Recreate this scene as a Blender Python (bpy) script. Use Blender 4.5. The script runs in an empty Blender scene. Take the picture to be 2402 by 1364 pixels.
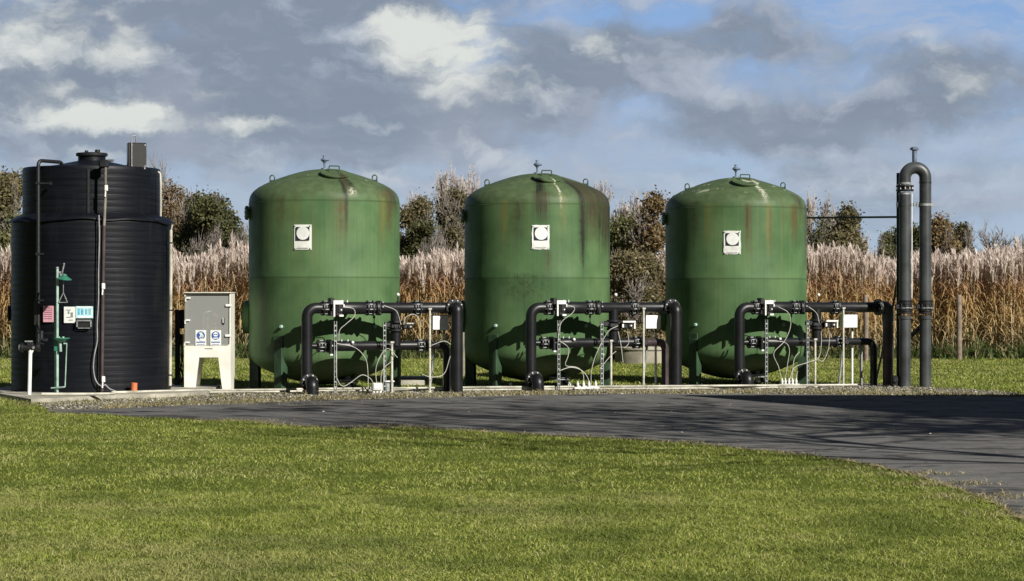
import bpy, math, random
import numpy as np
from mathutils import Vector, Matrix

# ------------------------------------------------------------------ camera, world, sun
SC = bpy.context.scene
COL = SC.collection
F, CX, HY, EYE = 5400.0, 1201.0, 700.0, 1.6      # focal length and horizon of the photograph in its own pixels

cam_d = bpy.data.cameras.new("camera")
cam = bpy.data.objects.new("camera", cam_d)
COL.objects.link(cam)
cam.location = (0, 0, EYE)
cam.rotation_euler = (math.radians(90), 0, 0)
cam_d.sensor_width = 36
cam_d.lens = 36 * F / 2402
cam_d.shift_y = (HY - 682) / 2402
cam_d.clip_end = 3000
SC.camera = cam

AZ, EL = math.radians(41), math.radians(30)      # sun: behind the camera, to its right
SUN = Vector((math.sin(AZ) * math.cos(EL), -math.cos(AZ) * math.cos(EL), math.sin(EL)))
sd = bpy.data.lights.new("sun", 'SUN')
sd.energy = 5.0
sd.angle = math.radians(0.5)
sd.color = (1.0, 0.955, 0.88)
so = bpy.data.objects.new("sun", sd)
COL.objects.link(so)
so.rotation_euler = SUN.to_track_quat('Z', 'Y').to_euler()

SC.view_settings.view_transform = 'Standard'
SC.view_settings.look = 'None'
SC.view_settings.exposure = 0.4
SC.view_settings.gamma = 1.0
SC.cycles.max_bounces = 6
SC.cycles.transparent_max_bounces = 8
SC.cycles.use_denoising = True


class NT:
    """small helper around a node tree"""
    def __init__(s, tree):
        s.t = tree

    def new(s, kind, **kw):
        n = s.t.nodes.new(kind)
        for k, v in kw.items():
            setattr(n, k, v)
        return n

    def put(s, sock, v):
        if isinstance(v, bpy.types.NodeSocket):
            s.t.links.new(v, sock)
        elif v is not None:
            if isinstance(v, (tuple, list)) and len(v) == 3 and sock.type == 'RGBA':
                v = (*v, 1)
            sock.default_value = v

    def math(s, op, a, b=None, c=None, clamp=False):
        n = s.new('ShaderNodeMath', operation=op, use_clamp=clamp)
        s.put(n.inputs[0], a)
        if b is not None: s.put(n.inputs[1], b)
        if c is not None: s.put(n.inputs[2], c)
        return n.outputs[0]

    def vmath(s, op, a, b=None):
        n = s.new('ShaderNodeVectorMath', operation=op)
        s.put(n.inputs[0], a)
        if b is not None: s.put(n.inputs[1], b)
        return n.outputs[0]

    def mix(s, f, a, b, blend='MIX'):
        n = s.new('ShaderNodeMix', data_type='RGBA', blend_type=blend)
        s.put(n.inputs[0], f); s.put(n.inputs[6], a); s.put(n.inputs[7], b)
        return n.outputs[2]

    def noise(s, vec, scale=5, detail=4, rough=0.55, color=False, dist=0.0):
        n = s.new('ShaderNodeTexNoise')
        if vec is not None: s.put(n.inputs['Vector'], vec)
        s.put(n.inputs['Scale'], scale); s.put(n.inputs['Detail'], detail)
        s.put(n.inputs['Roughness'], rough); s.put(n.inputs['Distortion'], dist)
        return n.outputs['Color' if color else 'Fac']

    def step(s, v, a, b):
        n = s.new('ShaderNodeMapRange', interpolation_type='SMOOTHSTEP')
        s.put(n.inputs[0], v); s.put(n.inputs[1], a); s.put(n.inputs[2], b)
        s.put(n.inputs[3], 0.0); s.put(n.inputs[4], 1.0)
        return n.outputs[0]

    def ramp(s, v, stops):
        n = s.new('ShaderNodeValToRGB')
        e = n.color_ramp.elements
        while len(e) < len(stops): e.new(0.5)
        for k, (p, c) in enumerate(stops):
            e[k].position = p; e[k].color = (*c, 1)
        s.put(n.inputs[0], v)
        return n.outputs[0]

    def combine(s, x, y, z):
        n = s.new('ShaderNodeCombineXYZ')
        s.put(n.inputs[0], x); s.put(n.inputs[1], y); s.put(n.inputs[2], z)
        return n.outputs[0]

    def sep(s, v):
        n = s.new('ShaderNodeSeparateXYZ'); s.put(n.inputs[0], v)
        return n.outputs


def make_world():
    w = bpy.data.worlds.new("World")
    SC.world = w
    w.use_nodes = True
    t = NT(w.node_tree)
    w.node_tree.nodes.clear()
    out = t.new('ShaderNodeOutputWorld'); bg = t.new('ShaderNodeBackground')
    STR = 0.1
    bg.inputs[1].default_value = STR
    w.node_tree.links.new(bg.outputs[0], out.inputs[0])
    sky = t.new('ShaderNodeTexSky', sky_type='NISHITA')
    sky.sun_disc = False
    sky.sun_elevation = EL
    sky.sun_rotation = math.pi - AZ
    sky.air_density = 1.0; sky.dust_density = 0.3; sky.ozone_density = 2.5
    d = t.new('ShaderNodeTexCoord').outputs['Generated']
    # clouds live in sky directions: d.x = east, d.z = up, in degrees-like units of one photograph pixel at infinity
    n1 = t.vmath('SUBTRACT', t.noise(d, 40, 5, 0.6, True), (0.5, 0.5, 0.5))
    n2 = t.vmath('SUBTRACT', t.noise(d, 9, 3, 0.5, True), (0.5, 0.5, 0.5))
    sc = t.new('ShaderNodeVectorMath', operation='SCALE'); t.put(sc.inputs[0], n1); sc.inputs[3].default_value = 0.020
    sc2 = t.new('ShaderNodeVectorMath', operation='SCALE'); t.put(sc2.inputs[0], n2); sc2.inputs[3].default_value = 0.018
    wd = t.vmath('ADD', t.vmath('ADD', d, sc.outputs[0]), sc2.outputs[0])
    wx, wy, wz = t.sep(wd)
    _, dy, dz = t.sep(d)
    front = t.step(dy, 0.3, 0.7)

    def blob(px, py, rx, ry, soft=1.0):
        cx, cz = (px - CX) / F, (HY - py) / F
        a = t.math('MULTIPLY', t.math('SUBTRACT', wx, cx), F / rx)
        b = t.math('MULTIPLY', t.math('SUBTRACT', wz, cz), F / ry)
        r2 = t.math('ADD', t.math('MULTIPLY', a, a), t.math('MULTIPLY', b, b))
        return t.math('EXPONENT', t.math('MULTIPLY', r2, -soft))

    def total(lst):
        s = None
        for px, py, rx, ry, amp in lst:
            v = t.math('MULTIPLY', blob(px, py, rx, ry), amp)
            s = v if s is None else t.math('ADD', s, v)
        return t.math('MULTIPLY', s, front)

    cover_b = total([(520, 170, 420, 190, 1.0), (300, 260, 330, 70, .6), (860, 255, 330, 60, .7), (120, 110, 260, 170, .6),
                     (900, 30, 420, 70, .7), (1080, 200, 200, 120, .5),
                     (1410, 130, 150, 90, .85), (1300, 200, 260, 70, .5), (1840, 95, 170, 75, .9), (1700, 60, 40, 60, .5),
                     (2270, 200, 200, 85, .9), (2130, 290, 330, 60, .7), (1660, 275, 120, 65, .75), (1870, 290, 130, 80, .6),
                     (1560, 130, 120, 60, .4), (1640, 385, 70, 24, .4), (1830, 330, 160, 30, .5), (1330, 300, 200, 40, .3),
                     (2200, 480, 200, 60, .35), (1950, 400, 120, 25, .35), (700, 330, 400, 30, .25),
                     (1330, 45, 150, 35, -.7), (1600, 30, 100, 30, -.5), (2220, 55, 270, 60, -.8), (1560, 235, 130, 60, -.3),
                     (500, 350, 420, 55, .55), (1000, 340, 300, 60, .45), (900, 440, 500, 40, .2), (2250, 420, 260, 60, .45), (60, 330, 90, 60, .3), (1250, 420, 300, 50, .3), (1500, 490, 500, 60, .25)])
    def puffs(ox, oz):
        return t.noise(t.combine(t.math('ADD', wx, ox), dy, t.math('MULTIPLY', t.math('ADD', wz, oz), 1.7)), 19, 9, 0.56)
    nz = puffs(0, 0)
    relief = t.math('SUBTRACT', nz, puffs(.006, .010))          # sunward edges of the puffs
    nz2 = t.noise(t.combine(wx, dy, t.math('MULTIPLY', wz, 3.0)), 55, 6, 0.6)
    wisps = t.noise(t.combine(t.math('MULTIPLY', wx, .5), dy, t.math('MULTIPLY', wz, 3.6)), 34, 6, 0.6)
    cov = t.math('ADD', t.math('MULTIPLY', cover_b, .8), t.math('MULTIPLY', t.math('SUBTRACT', nz, 0.5), 2.3))
    cov = t.math('ADD', cov, t.math('MULTIPLY', t.math('SUBTRACT', nz2, 0.5), 0.5))
    cov = t.math('ADD', cov, t.math('MULTIPLY', t.math('SUBTRACT', 1.0, front), 0.4))
    cover = t.math('MULTIPLY', t.step(cov, -0.18, 0.62), 0.95)
    hi = total([(250, 285, 135, 36, 1.25), (350, 275, 60, 30, .5), (230, 372, 50, 22, .7), (955, 70, 75, 55, 1.0), (1060, 130, 110, 90, .65), (920, 130, 60, 40, .6),
                (1120, 60, 60, 80, .45), (320, 110, 70, 55, .45), (1410, 110, 75, 60, .45), (2270, 215, 110, 55, .5), (2160, 150, 70, 40, .35),
                (70, 110, 190, 150, .5), (300, 60, 160, 80, .3), (640, 300, 200, 30, .3), (1150, 190, 200, 90, .35), (700, 400, 500, 40, .22), (1450, 470, 400, 50, .2), (520, 230, 90, 24, .35), (1930, 290, 30, 40, .3), (560, 300, 120, 24, .35), (1100, 330, 300, 60, .15), (150, 215, 60, 16, .4)])
    hi = t.math('MULTIPLY', hi, t.math('ADD', 0.25, t.math('MULTIPLY', nz2, 1.5)))
    hi = t.math('ADD', hi, t.math('MULTIPLY', relief, 1.7))
    K = 1 / STR
    E = 2 ** -.4
    k = lambda c: tuple(v * K * E for v in c)
    dark = k((.220, .268, .340)); light = k((.45, .495, .58)); white = k((.72, .75, .72))
    shade = t.math('ADD', t.math('MULTIPLY', t.math('SUBTRACT', 1.0, cover_b), 0.5), t.math('MULTIPLY', relief, 4.2), clamp=True)
    shade = t.math('ADD', shade, t.math('MULTIPLY', t.math('SUBTRACT', nz2, 0.5), 0.9), clamp=True)
    shade = t.math('ADD', shade, .06, clamp=True)
    grey = t.mix(shade, dark, light)
    pink = t.noise(d, 12, 2)
    grey = t.mix(t.math('MULTIPLY', t.step(pink, .45, .7), .5), grey, k((.40, .42, .50)), 'MIX')
    # clear sky: the Nishita dome, deeper blue overhead, paler towards the horizon veil
    blue = t.mix(1.0, sky.outputs[0], (0.50, 0.62, 0.90), 'MULTIPLY')
    veil = t.step(dz, 0.045, 0.16)
    base = t.mix(veil, k((.38, .47, .62)), k((.22, .39, .69)))
    base = t.mix(0.80, blue, base)
    base = t.mix(t.math('MULTIPLY', t.step(wisps, .42, .72), .55), base, k((.47, .52, .62)))
    col = t.mix(cover, base, grey)
    col = t.mix(t.step(hi, 0.18, 1.0), col, white)
    low = t.math('SUBTRACT', 1, t.step(dz, .012, .088))
    col = t.mix(t.math('MULTIPLY', low, t.math('ADD', .22, t.math('MULTIPLY', t.step(wisps, .35, .68), .65))), col, k((.43, .545, .675)))
    # added dimming of the unseen sky overhead and behind, to deepen shaded sides
    dim = t.math('MULTIPLY', front, t.math('SUBTRACT', 1, t.step(dz, .17, .45)))
    col = t.mix(1.0, col, t.mix(dim, (.17, .175, .19), (1, 1, 1)), 'MULTIPLY')
    t.put(bg.inputs[0], col)


make_world()


# ------------------------------------------------------------------ helpers
def ground_pt(px, py, z=0.0):
    Y = (EYE - z) * F / (py - HY)
    return ((px - CX) * Y / F, Y)


def at(px, py, Y):
    return ((px - CX) * Y / F, Y, EYE - (py - HY) * Y / F)


def rot_to(d):
    return Vector((0, 0, 1)).rotation_difference(Vector(d).normalized()).to_matrix()


class MB:
    def __init__(s):
        s.v, s.f = [], []

    def add(s, vs, fs):
        o = len(s.v)
        s.v += [tuple(p) for p in vs]
        s.f += [tuple(i + o for i in f) for f in fs]
        return s

    def box(s, c, size, rz=0, rx=0, ry=0, ch=0.0):
        """box with chamfered vertical and horizontal edges when ch > 0"""
        hx, hy, hz = (k / 2 for k in size)
        R = Matrix.Rotation(rz, 3, 'Z') @ Matrix.Rotation(ry, 3, 'Y') @ Matrix.Rotation(rx, 3, 'X')
        if ch <= 0:
            vs = [(x, y, z) for z in (-hz, hz) for x, y in ((-hx, -hy), (hx, -hy), (hx, hy), (-hx, hy))]
            fs = [(3, 2, 1, 0), (4, 5, 6, 7), (0, 1, 5, 4), (1, 2, 6, 5), (2, 3, 7, 6), (3, 0, 4, 7)]
        else:
            ch = min(ch, hx * .9, hy * .9, hz * .9)
            ring = lambda ax, ay: [(-ax + ch, -ay), (ax - ch, -ay), (ax, -ay + ch), (ax, ay - ch), (ax - ch, ay), (-ax + ch, ay), (-ax, ay - ch), (-ax, -ay + ch)]
            vs = []
            for z, k in ((-hz, ch), (-hz + ch, 0), (hz - ch, 0), (hz, ch)):
                vs += [(x, y, z) for x, y in ring(hx - k + 1e-5, hy - k + 1e-5)]
            fs = [tuple(range(7, -1, -1)), tuple(range(24, 32))]
            for L in range(3):
                for i in range(8):
                    j = (i + 1) % 8
                    fs.append((L * 8 + i, L * 8 + j, L * 8 + 8 + j, L * 8 + 8 + i))
        c = Vector(c)
        return s.add([c + R @ Vector(p) for p in vs], fs)

    def tube(s, path, r, seg=16, caps=True):
        """round tube along a polyline; r a number or one radius per point"""
        P = [Vector(p) for p in path]
        n = len(P)
        rs = r if isinstance(r, (list, tuple)) else [r] * n
        T = []
        for i in range(n):
            a = (P[i] - P[i - 1]).normalized() if i else None
            b = (P[i + 1] - P[i]).normalized() if i < n - 1 else None
            T.append(((a or b) + (b or a)).normalized())
        up = Vector((0, 0, 1)) if abs(T[0].z) < .9 else Vector((1, 0, 0))
        N = (up - T[0] * up.dot(T[0])).normalized()
        vs, fs = [], []
        for i in range(n):
            if i:
                q = T[i - 1].rotation_difference(T[i])
                N = q @ N
            B = T[i].cross(N)
            k = 1.0
            if 0 < i < n - 1:
                k = 1 / max(.5, math.cos((P[i] - P[i - 1]).angle(P[i + 1] - P[i], 0) / 2))
            for j in range(seg):
                a = 2 * math.pi * j / seg
                vs.append(P[i] + (N * math.cos(a) + B * math.sin(a)) * rs[i])
        for i in range(n - 1):
            for j in range(seg):
                k = (j + 1) % seg
                fs.append((i * seg + j, i * seg + k, i * seg + seg + k, i * seg + seg + j))
        if caps:
            fs.append(tuple(range(seg - 1, -1, -1)))
            fs.append(tuple(range((n - 1) * seg, n * seg)))
        return s.add(vs, fs)

    def lathe(s, prof, c=(0, 0, 0), d=(0, 0, 1), seg=24, closed=False):
        """profile of (radius, height) turned about the axis d through c"""
        R = rot_to(d); c = Vector(c)
        vs, fs, idx = [], [], []
        for r, h in prof:
            if r < 1e-6:
                idx.append([len(vs)]); vs.append(c + R @ Vector((0, 0, h)))
            else:
                idx.append(list(range(len(vs), len(vs) + seg)))
                for j in range(seg):
                    a = 2 * math.pi * j / seg
                    vs.append(c + R @ Vector((r * math.cos(a), r * math.sin(a), h)))
        for a, b in zip(idx, idx[1:]):
            for j in range(seg):
                k = (j + 1) % seg
                if len(a) == 1 and len(b) == 1: continue
                if len(a) == 1: fs.append((a[0], b[k], b[j])[::-1])
                elif len(b) == 1: fs.append((a[j], a[k], b[0]))
                else: fs.append((a[j], a[k], b[k], b[j]))
        return s.add(vs, fs)

    def disc(s, c, d, r, h, seg=20, ch=None):
        """a solid disc of thickness h centred on c with its axis along d"""
        ch = h * .18 if ch is None else ch
        return s.lathe([(0, -h / 2), (r - ch, -h / 2), (r, -h / 2 + ch), (r, h / 2 - ch), (r - ch, h / 2), (0, h / 2)], c, d, seg)

    def bolts(s, c, d, R, n, r=.011, L=.05, phase=0.0, seg=6):
        M = rot_to(d); c = Vector(c)
        for k in range(n):
            a = 2 * math.pi * k / n + phase
            p = c + M @ Vector((R * math.cos(a), R * math.sin(a), 0))
            s.disc(p, d, r, L, seg)
        return s

    def sphere(s, c, r, seg=12, sz=1.0):
        n = seg // 2
        return s.lathe([(r * math.sin(math.pi * i / n), -r * sz * math.cos(math.pi * i / n)) for i in range(n + 1)], c, (0, 0, 1), seg)

    def prism(s, poly, y0, y1):
        """polygon in x-z extruded from y0 to y1 (simple polygon, n-gon caps)"""
        n = len(poly)
        vs = [(x, y0, z) for x, z in poly] + [(x, y1, z) for x, z in poly]
        fs = [tuple(range(n)), tuple(range(2 * n - 1, n - 1, -1))]
        for i in range(n):
            j = (i + 1) % n
            fs.append((i, n + i, n + j, j))
        return s.add(vs, fs)

    def build(s, name, mat, parent=None, sharp=35, loc=None):
        me = bpy.data.meshes.new(name)
        me.from_pydata(s.v, [], s.f)
        if mat is not None: me.materials.append(mat)
        me.validate()
        me.shade_smooth() if hasattr(me, 'shade_smooth') else me.polygons.foreach_set('use_smooth', [True] * len(me.polygons))
        me.set_sharp_from_angle(angle=math.radians(sharp))
        o = bpy.data.objects.new(name, me)
        COL.objects.link(o)
        if parent is not None: o.parent = parent
        if loc is not None: o.location = loc
        return o


def bolt_ring(parent, mat, c, d, R, n, r=.011, L=.05, phase=0.0, seg=6, name='bolt'):
    """n bolts as separate meshes round a flange"""
    K = rot_to(d); c = Vector(c)
    first = None
    for k in range(n):
        a = 2 * math.pi * k / n + phase
        p = c + K @ Vector((R * math.cos(a), R * math.sin(a), 0))
        if first is None:
            first = MB().disc((0, 0, 0), d, r, L, seg).build(name, mat, parent, loc=p)
        else:
            o = first.copy(); COL.objects.link(o); o.parent = parent; o.location = p


def rounded(pts, rad, n=7):
    """polyline with its corners filleted"""
    P = [Vector(p) for p in pts]
    out = [P[0]]
    for i in range(1, len(P) - 1):
        r = rad[i - 1] if isinstance(rad, (list, tuple)) else rad
        a = (P[i - 1] - P[i]).normalized(); b = (P[i + 1] - P[i]).normalized()
        ang = a.angle(b)
        t = min(r / math.tan(ang / 2), (P[i - 1] - P[i]).length * .499, (P[i + 1] - P[i]).length * .499)
        p0, p1 = P[i] + a * t, P[i] + b * t
        rr = t * math.tan(ang / 2)
        cen = P[i] + (a + b).normalized() * (rr / math.sin(ang / 2))
        v0, v1 = p0 - cen, p1 - cen
        tot = v0.angle(v1)
        ax = v0.cross(v1).normalized()
        for k in range(n + 1):
            out.append(cen + Matrix.Rotation(tot * k / n, 3, ax) @ v0)
    out.append(P[-1])
    return out


def spline(pts, n=6):
    P = [Vector(p) for p in pts]
    P = [P[0] * 2 - P[1]] + P + [P[-1] * 2 - P[-2]]
    out = []
    for i in range(1, len(P) - 2):
        for k in range(n):
            t = k / n
            a, b, c, d = P[i - 1], P[i], P[i + 1], P[i + 2]
            out.append(.5 * ((2 * b) + (c - a) * t + (2 * a - 5 * b + 4 * c - d) * t * t + (3 * b - a - 3 * c + d) * t ** 3))
    out.append(P[-2])
    return out


def tag(o, label, cat, group=None, kind=None):
    o['label'] = label; o['category'] = cat
    if group: o['group'] = group
    if kind: o['kind'] = kind
    return o


def thing(name, label, cat, loc=(0, 0, 0), rz=0.0, group=None):
    o = bpy.data.objects.new(name, None)
    o.empty_display_size = .2
    COL.objects.link(o)
    o.location = loc; o.rotation_euler = (0, 0, rz)
    return tag(o, label, cat, group)


def np_mesh(name, verts, polys, mat, parent=None, smooth=False, mat_idx=None):
    """polys: list of (M,k) integer arrays"""
    me = bpy.data.meshes.new(name)
    verts = np.asarray(verts, np.float32)
    me.vertices.add(len(verts))
    me.vertices.foreach_set('co', verts.ravel())
    loops = np.concatenate([p.ravel() for p in polys]).astype(np.int32)
    sizes = np.concatenate([np.full(len(p), p.shape[1]) for p in polys]).astype(np.int32)
    starts = np.concatenate([[0], np.cumsum(sizes)[:-1]]).astype(np.int32)
    me.loops.add(len(loops)); me.loops.foreach_set('vertex_index', loops)
    me.polygons.add(len(sizes)); me.polygons.foreach_set('loop_start', starts)
    try: me.polygons.foreach_set('loop_total', sizes)
    except Exception: pass
    for m in (mat if isinstance(mat, list) else [mat]): me.materials.append(m)
    if mat_idx is not None: me.polygons.foreach_set('material_index', np.asarray(mat_idx, np.int32))
    if smooth: me.polygons.foreach_set('use_smooth', np.ones(len(sizes), bool))
    me.update(calc_edges=True)
    o = bpy.data.objects.new(name, me)
    COL.objects.link(o)
    if parent is not None: o.parent = parent
    return o


# ------------------------------------------------------------------ materials
def base_mat(name, rough=.6, metal=0.0, spec=.5):
    m = bpy.data.materials.new(name)
    m.use_nodes = True
    t = NT(m.node_tree)
    b = m.node_tree.nodes['Principled BSDF']
    b.inputs['Roughness'].default_value = rough
    b.inputs['Metallic'].default_value = metal
    b.inputs['Specular IOR Level'].default_value = spec
    return m, t, b


def simple(name, c, rough=.6, metal=0.0, var=.25, scale=6, bump=0.0, bscale=40, spec=.5, c2=None):
    m, t, b = base_mat(name, rough, metal, spec)
    co = t.new('ShaderNodeTexCoord').outputs['Object']
    n = t.noise(co, scale, 5)
    lo = tuple(v * (1 - var) for v in c) if c2 is None else c2
    hi = tuple(min(1, v * (1 + var)) for v in c)
    t.put(b.inputs['Base Color'], t.mix(t.step(n, .3, .7), lo, hi))
    t.put(b.inputs['Roughness'], t.math('ADD', rough - .08, t.math('MULTIPLY', t.noise(co, scale * 3, 3), .16)))
    if bump:
        bn = t.new('ShaderNodeBump'); bn.inputs['Strength'].default_value = bump; bn.inputs['Distance'].default_value = .01
        t.put(bn.inputs['Height'], t.noise(co, bscale, 4)); t.put(b.inputs['Normal'], bn.outputs[0])
    return m


def island(name, stops, rough=.7, trans=0.0, patch=None, spec=.3, dry=None):
    """leaves and blades: one colour per leaf from a ramp, larger patches by a noise"""
    m, t, b = base_mat(name, rough, 0, spec)
    g = t.new('ShaderNodeNewGeometry')
    r = g.outputs['Random Per Island']
    col = t.ramp(r, stops)
    if patch:
        sc, c, amt = patch
        pos = t.new('ShaderNodeTexCoord').outputs['Object']
        col = t.mix(t.math('MULTIPLY', t.step(t.noise(pos, sc, 3), .42, .66), amt), col, c)
    if dry:
        sc, c, amt = dry
        pos = t.new('ShaderNodeTexCoord').outputs['Object']
        sh = t.vmath('ADD', pos, (31.3, 17.1, 5.0))
        col = t.mix(t.math('MULTIPLY', t.step(t.noise(sh, sc, 3), .5, .68), amt), col, c)
    t.put(b.inputs['Base Color'], col)
    if trans:
        tr = t.new('ShaderNodeBsdfTranslucent'); t.put(tr.inputs[0], col)
        mx = t.new('ShaderNodeMixShader'); mx.inputs[0].default_value = trans
        out = [n for n in m.node_tree.nodes if n.type == 'OUTPUT_MATERIAL'][0]
        m.node_tree.links.new(b.outputs[0], mx.inputs[1]); m.node_tree.links.new(tr.outputs[0], mx.inputs[2])
        m.node_tree.links.new(mx.outputs[0], out.inputs[0])
    return m


M = {}
M['hdpe'] = simple('black_pipe_plastic', (.009, .0095, .011), .40, var=.35, scale=4, bump=.05, bscale=60, spec=.38)
M['hdpe_grey'] = simple('weathered_grey_pipe', (.046, .051, .052), .42, var=.35, scale=3, bump=.05, bscale=30)
M['rubber'] = simple('black_fitting', (.010, .0105, .012), .5, var=.4, scale=20)
M['bolt'] = simple('zinc_bolts', (.62, .62, .60), .35, .6, var=.2, scale=30)
M['white'] = simple('white_plastic', (.74, .74, .70), .45, var=.10, scale=7)
M['grp'] = simple('cream_white_moulding', (.76, .75, .67), .45, var=.06, scale=3, c2=(.66, .65, .57))
M['cable'] = simple('white_cable', (.42, .42, .37), .5, var=.2, scale=9)
M['greycable'] = simple('grey_cable', (.26, .26, .27), .5, var=.2, scale=9)
M['post'] = simple('cream_post', (.52, .50, .42), .5, var=.3, scale=8)
M['galv'] = simple('galvanised_steel', (.29, .31, .30), .5, .35, var=.3, scale=14)
M['conduit'] = simple('white_conduit', (.50, .48, .41), .5, var=.25, scale=3, c2=(.24, .23, .17))
M['steel_green'] = simple('green_painted_steel', (.026, .058, .028), .5, var=.3, scale=5)
M['valve_blue'] = simple('blue_grey_casting', (.16, .20, .27), .45, .2, var=.3, scale=20)
M['shower_green'] = simple('pale_green_enamel', (.30, .44, .37), .4, var=.25, scale=6)
M['shower_dark'] = simple('green_plastic', (.035, .17, .11), .35, var=.25, scale=6)
M['maroon'] = simple('brown_plastic_pipe', (.055, .04, .043), .4, var=.3, scale=5)
M['lightpipe'] = simple('weathered_plastic_pipe', (.15, .135, .115), .5, var=.5, scale=5)
M['orange'] = simple('orange_drain_pipe', (.55, .16, .06), .5, var=.15, scale=6)
M['concrete'] = simple('concrete', (.33, .31, .25), .9, var=.3, scale=2.5, bump=.3, bscale=25)
M['lowconc'] = simple('concrete_ring', (.26, .24, .18), .9, var=.3, scale=2.5, bump=.3, bscale=25)
M['wood'] = simple('grey_wood', (.20, .155, .12), .85, var=.35, scale=9, bump=.3, bscale=30)
M['boxdark'] = simple('black_enclosure', (.018, .018, .018), .35, var=.3, scale=5)
M['boxpanel'] = simple('dark_grey_panel', (.019, .018, .017), .42, var=.15, scale=4)
M['ink'] = simple('dark_blue_ink', (.022, .03, .045), .5, var=.3, scale=30)
M['blue'] = simple('blue_print', (.035, .10, .32), .5, var=.1, scale=10)
M['paper'] = simple('white_paper', (.72, .74, .70), .6, var=.07, scale=12)
M['pink'] = simple('pink_paper', (.72, .40, .46), .6, var=.08, scale=12)
M['pinkline'] = simple('pink_print', (.50, .20, .27), .6, var=.2, scale=12)
M['cyan'] = simple('cyan_paper', (.40, .66, .70), .6, var=.15, scale=12)
M['teal'] = simple('teal_print', (.10, .36, .48), .6, var=.3, scale=30)
M['salmon'] = simple('salmon_label', (.55, .22, .16), .6, var=.2, scale=10)
M['bark'] = simple('bark', (.10, .085, .07), .9, var=.35, scale=6)
M['palebark'] = simple('pale_bark', (.46, .41, .39), .9, var=.3, scale=6)
M['greybark'] = simple('grey_twigs', (.24, .21, .185), .9, var=.3, scale=6)
M['sheet'] = simple('grey_sheet_cladding', (.22, .24, .24), .6, .2, var=.15, scale=2)


def placard_white():
    m, t, b = base_mat('placard_enamel', .5)
    co = t.new('ShaderNodeTexCoord').outputs['Object']
    n = t.noise(co, 9, 5)
    t.put(b.inputs['Base Color'], t.mix(t.step(n, .35, .8), (.78, .80, .74), (.58, .60, .54)))
    return m


M['placard'] = placard_white()


def acrylic():
    """smoky translucent cabinet door"""
    m, t, b = base_mat('smoked_acrylic', .12)
    b.inputs['Base Color'].default_value = (.46, .48, .47, 1)
    tr = t.new('ShaderNodeBsdfTransparent'); tr.inputs[0].default_value = (.75, .73, .66, 1)
    mx = t.new('ShaderNodeMixShader'); mx.inputs[0].default_value = .58
    out = [n for n in m.node_tree.nodes if n.type == 'OUTPUT_MATERIAL'][0]
    m.node_tree.links.new(b.outputs[0], mx.inputs[1]); m.node_tree.links.new(tr.outputs[0], mx.inputs[2])
    m.node_tree.links.new(mx.outputs[0], out.inputs[0])
    return m


M['acrylic'] = acrylic()


def black_tank_mat():
    m, t, b = base_mat('black_tank_plastic', .4, 0, .22)
    co = t.new('ShaderNodeTexCoord').outputs['Object']
    x, y, z = t.sep(co)
    ang = t.math('ARCTAN2', x, t.math('MULTIPLY', y, -1))
    v = t.combine(t.math('MULTIPLY', ang, .55), 0.0, t.math('MULTIPLY', z, 11))
    n = t.noise(v, 2.2, 4, .6)
    v2 = t.combine(t.math('MULTIPLY', ang, 2.5), 3.0, t.math('MULTIPLY', z, 30))
    n2 = t.noise(v2, 1.4, 4, .6)
    v3 = t.combine(t.math('MULTIPLY', ang, 5), 3.0, t.math('MULTIPLY', z, .7))
    dust = t.noise(v3, 1.3, 4, .6)
    col = t.mix(t.step(n, .35, .7), (.0028, .0035, .0062), (.0065, .0078, .011))
    col = t.mix(t.math('MULTIPLY', t.step(dust, .5, .75), .35), col, (.016, .018, .019))
    t.put(b.inputs['Base Color'], col)
    t.put(b.inputs['Roughness'], t.math('ADD', .36, t.math('MULTIPLY', n2, .22)))
    bn = t.new('ShaderNodeBump'); bn.inputs['Strength'].default_value = .22; bn.inputs['Distance'].default_value = .012
    t.put(bn.inputs['Height'], t.math('ADD', n2, t.math('MULTIPLY', n, .8))); t.put(b.inputs['Normal'], bn.outputs[0])
    return m


M['blacktank'] = black_tank_mat()


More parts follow.
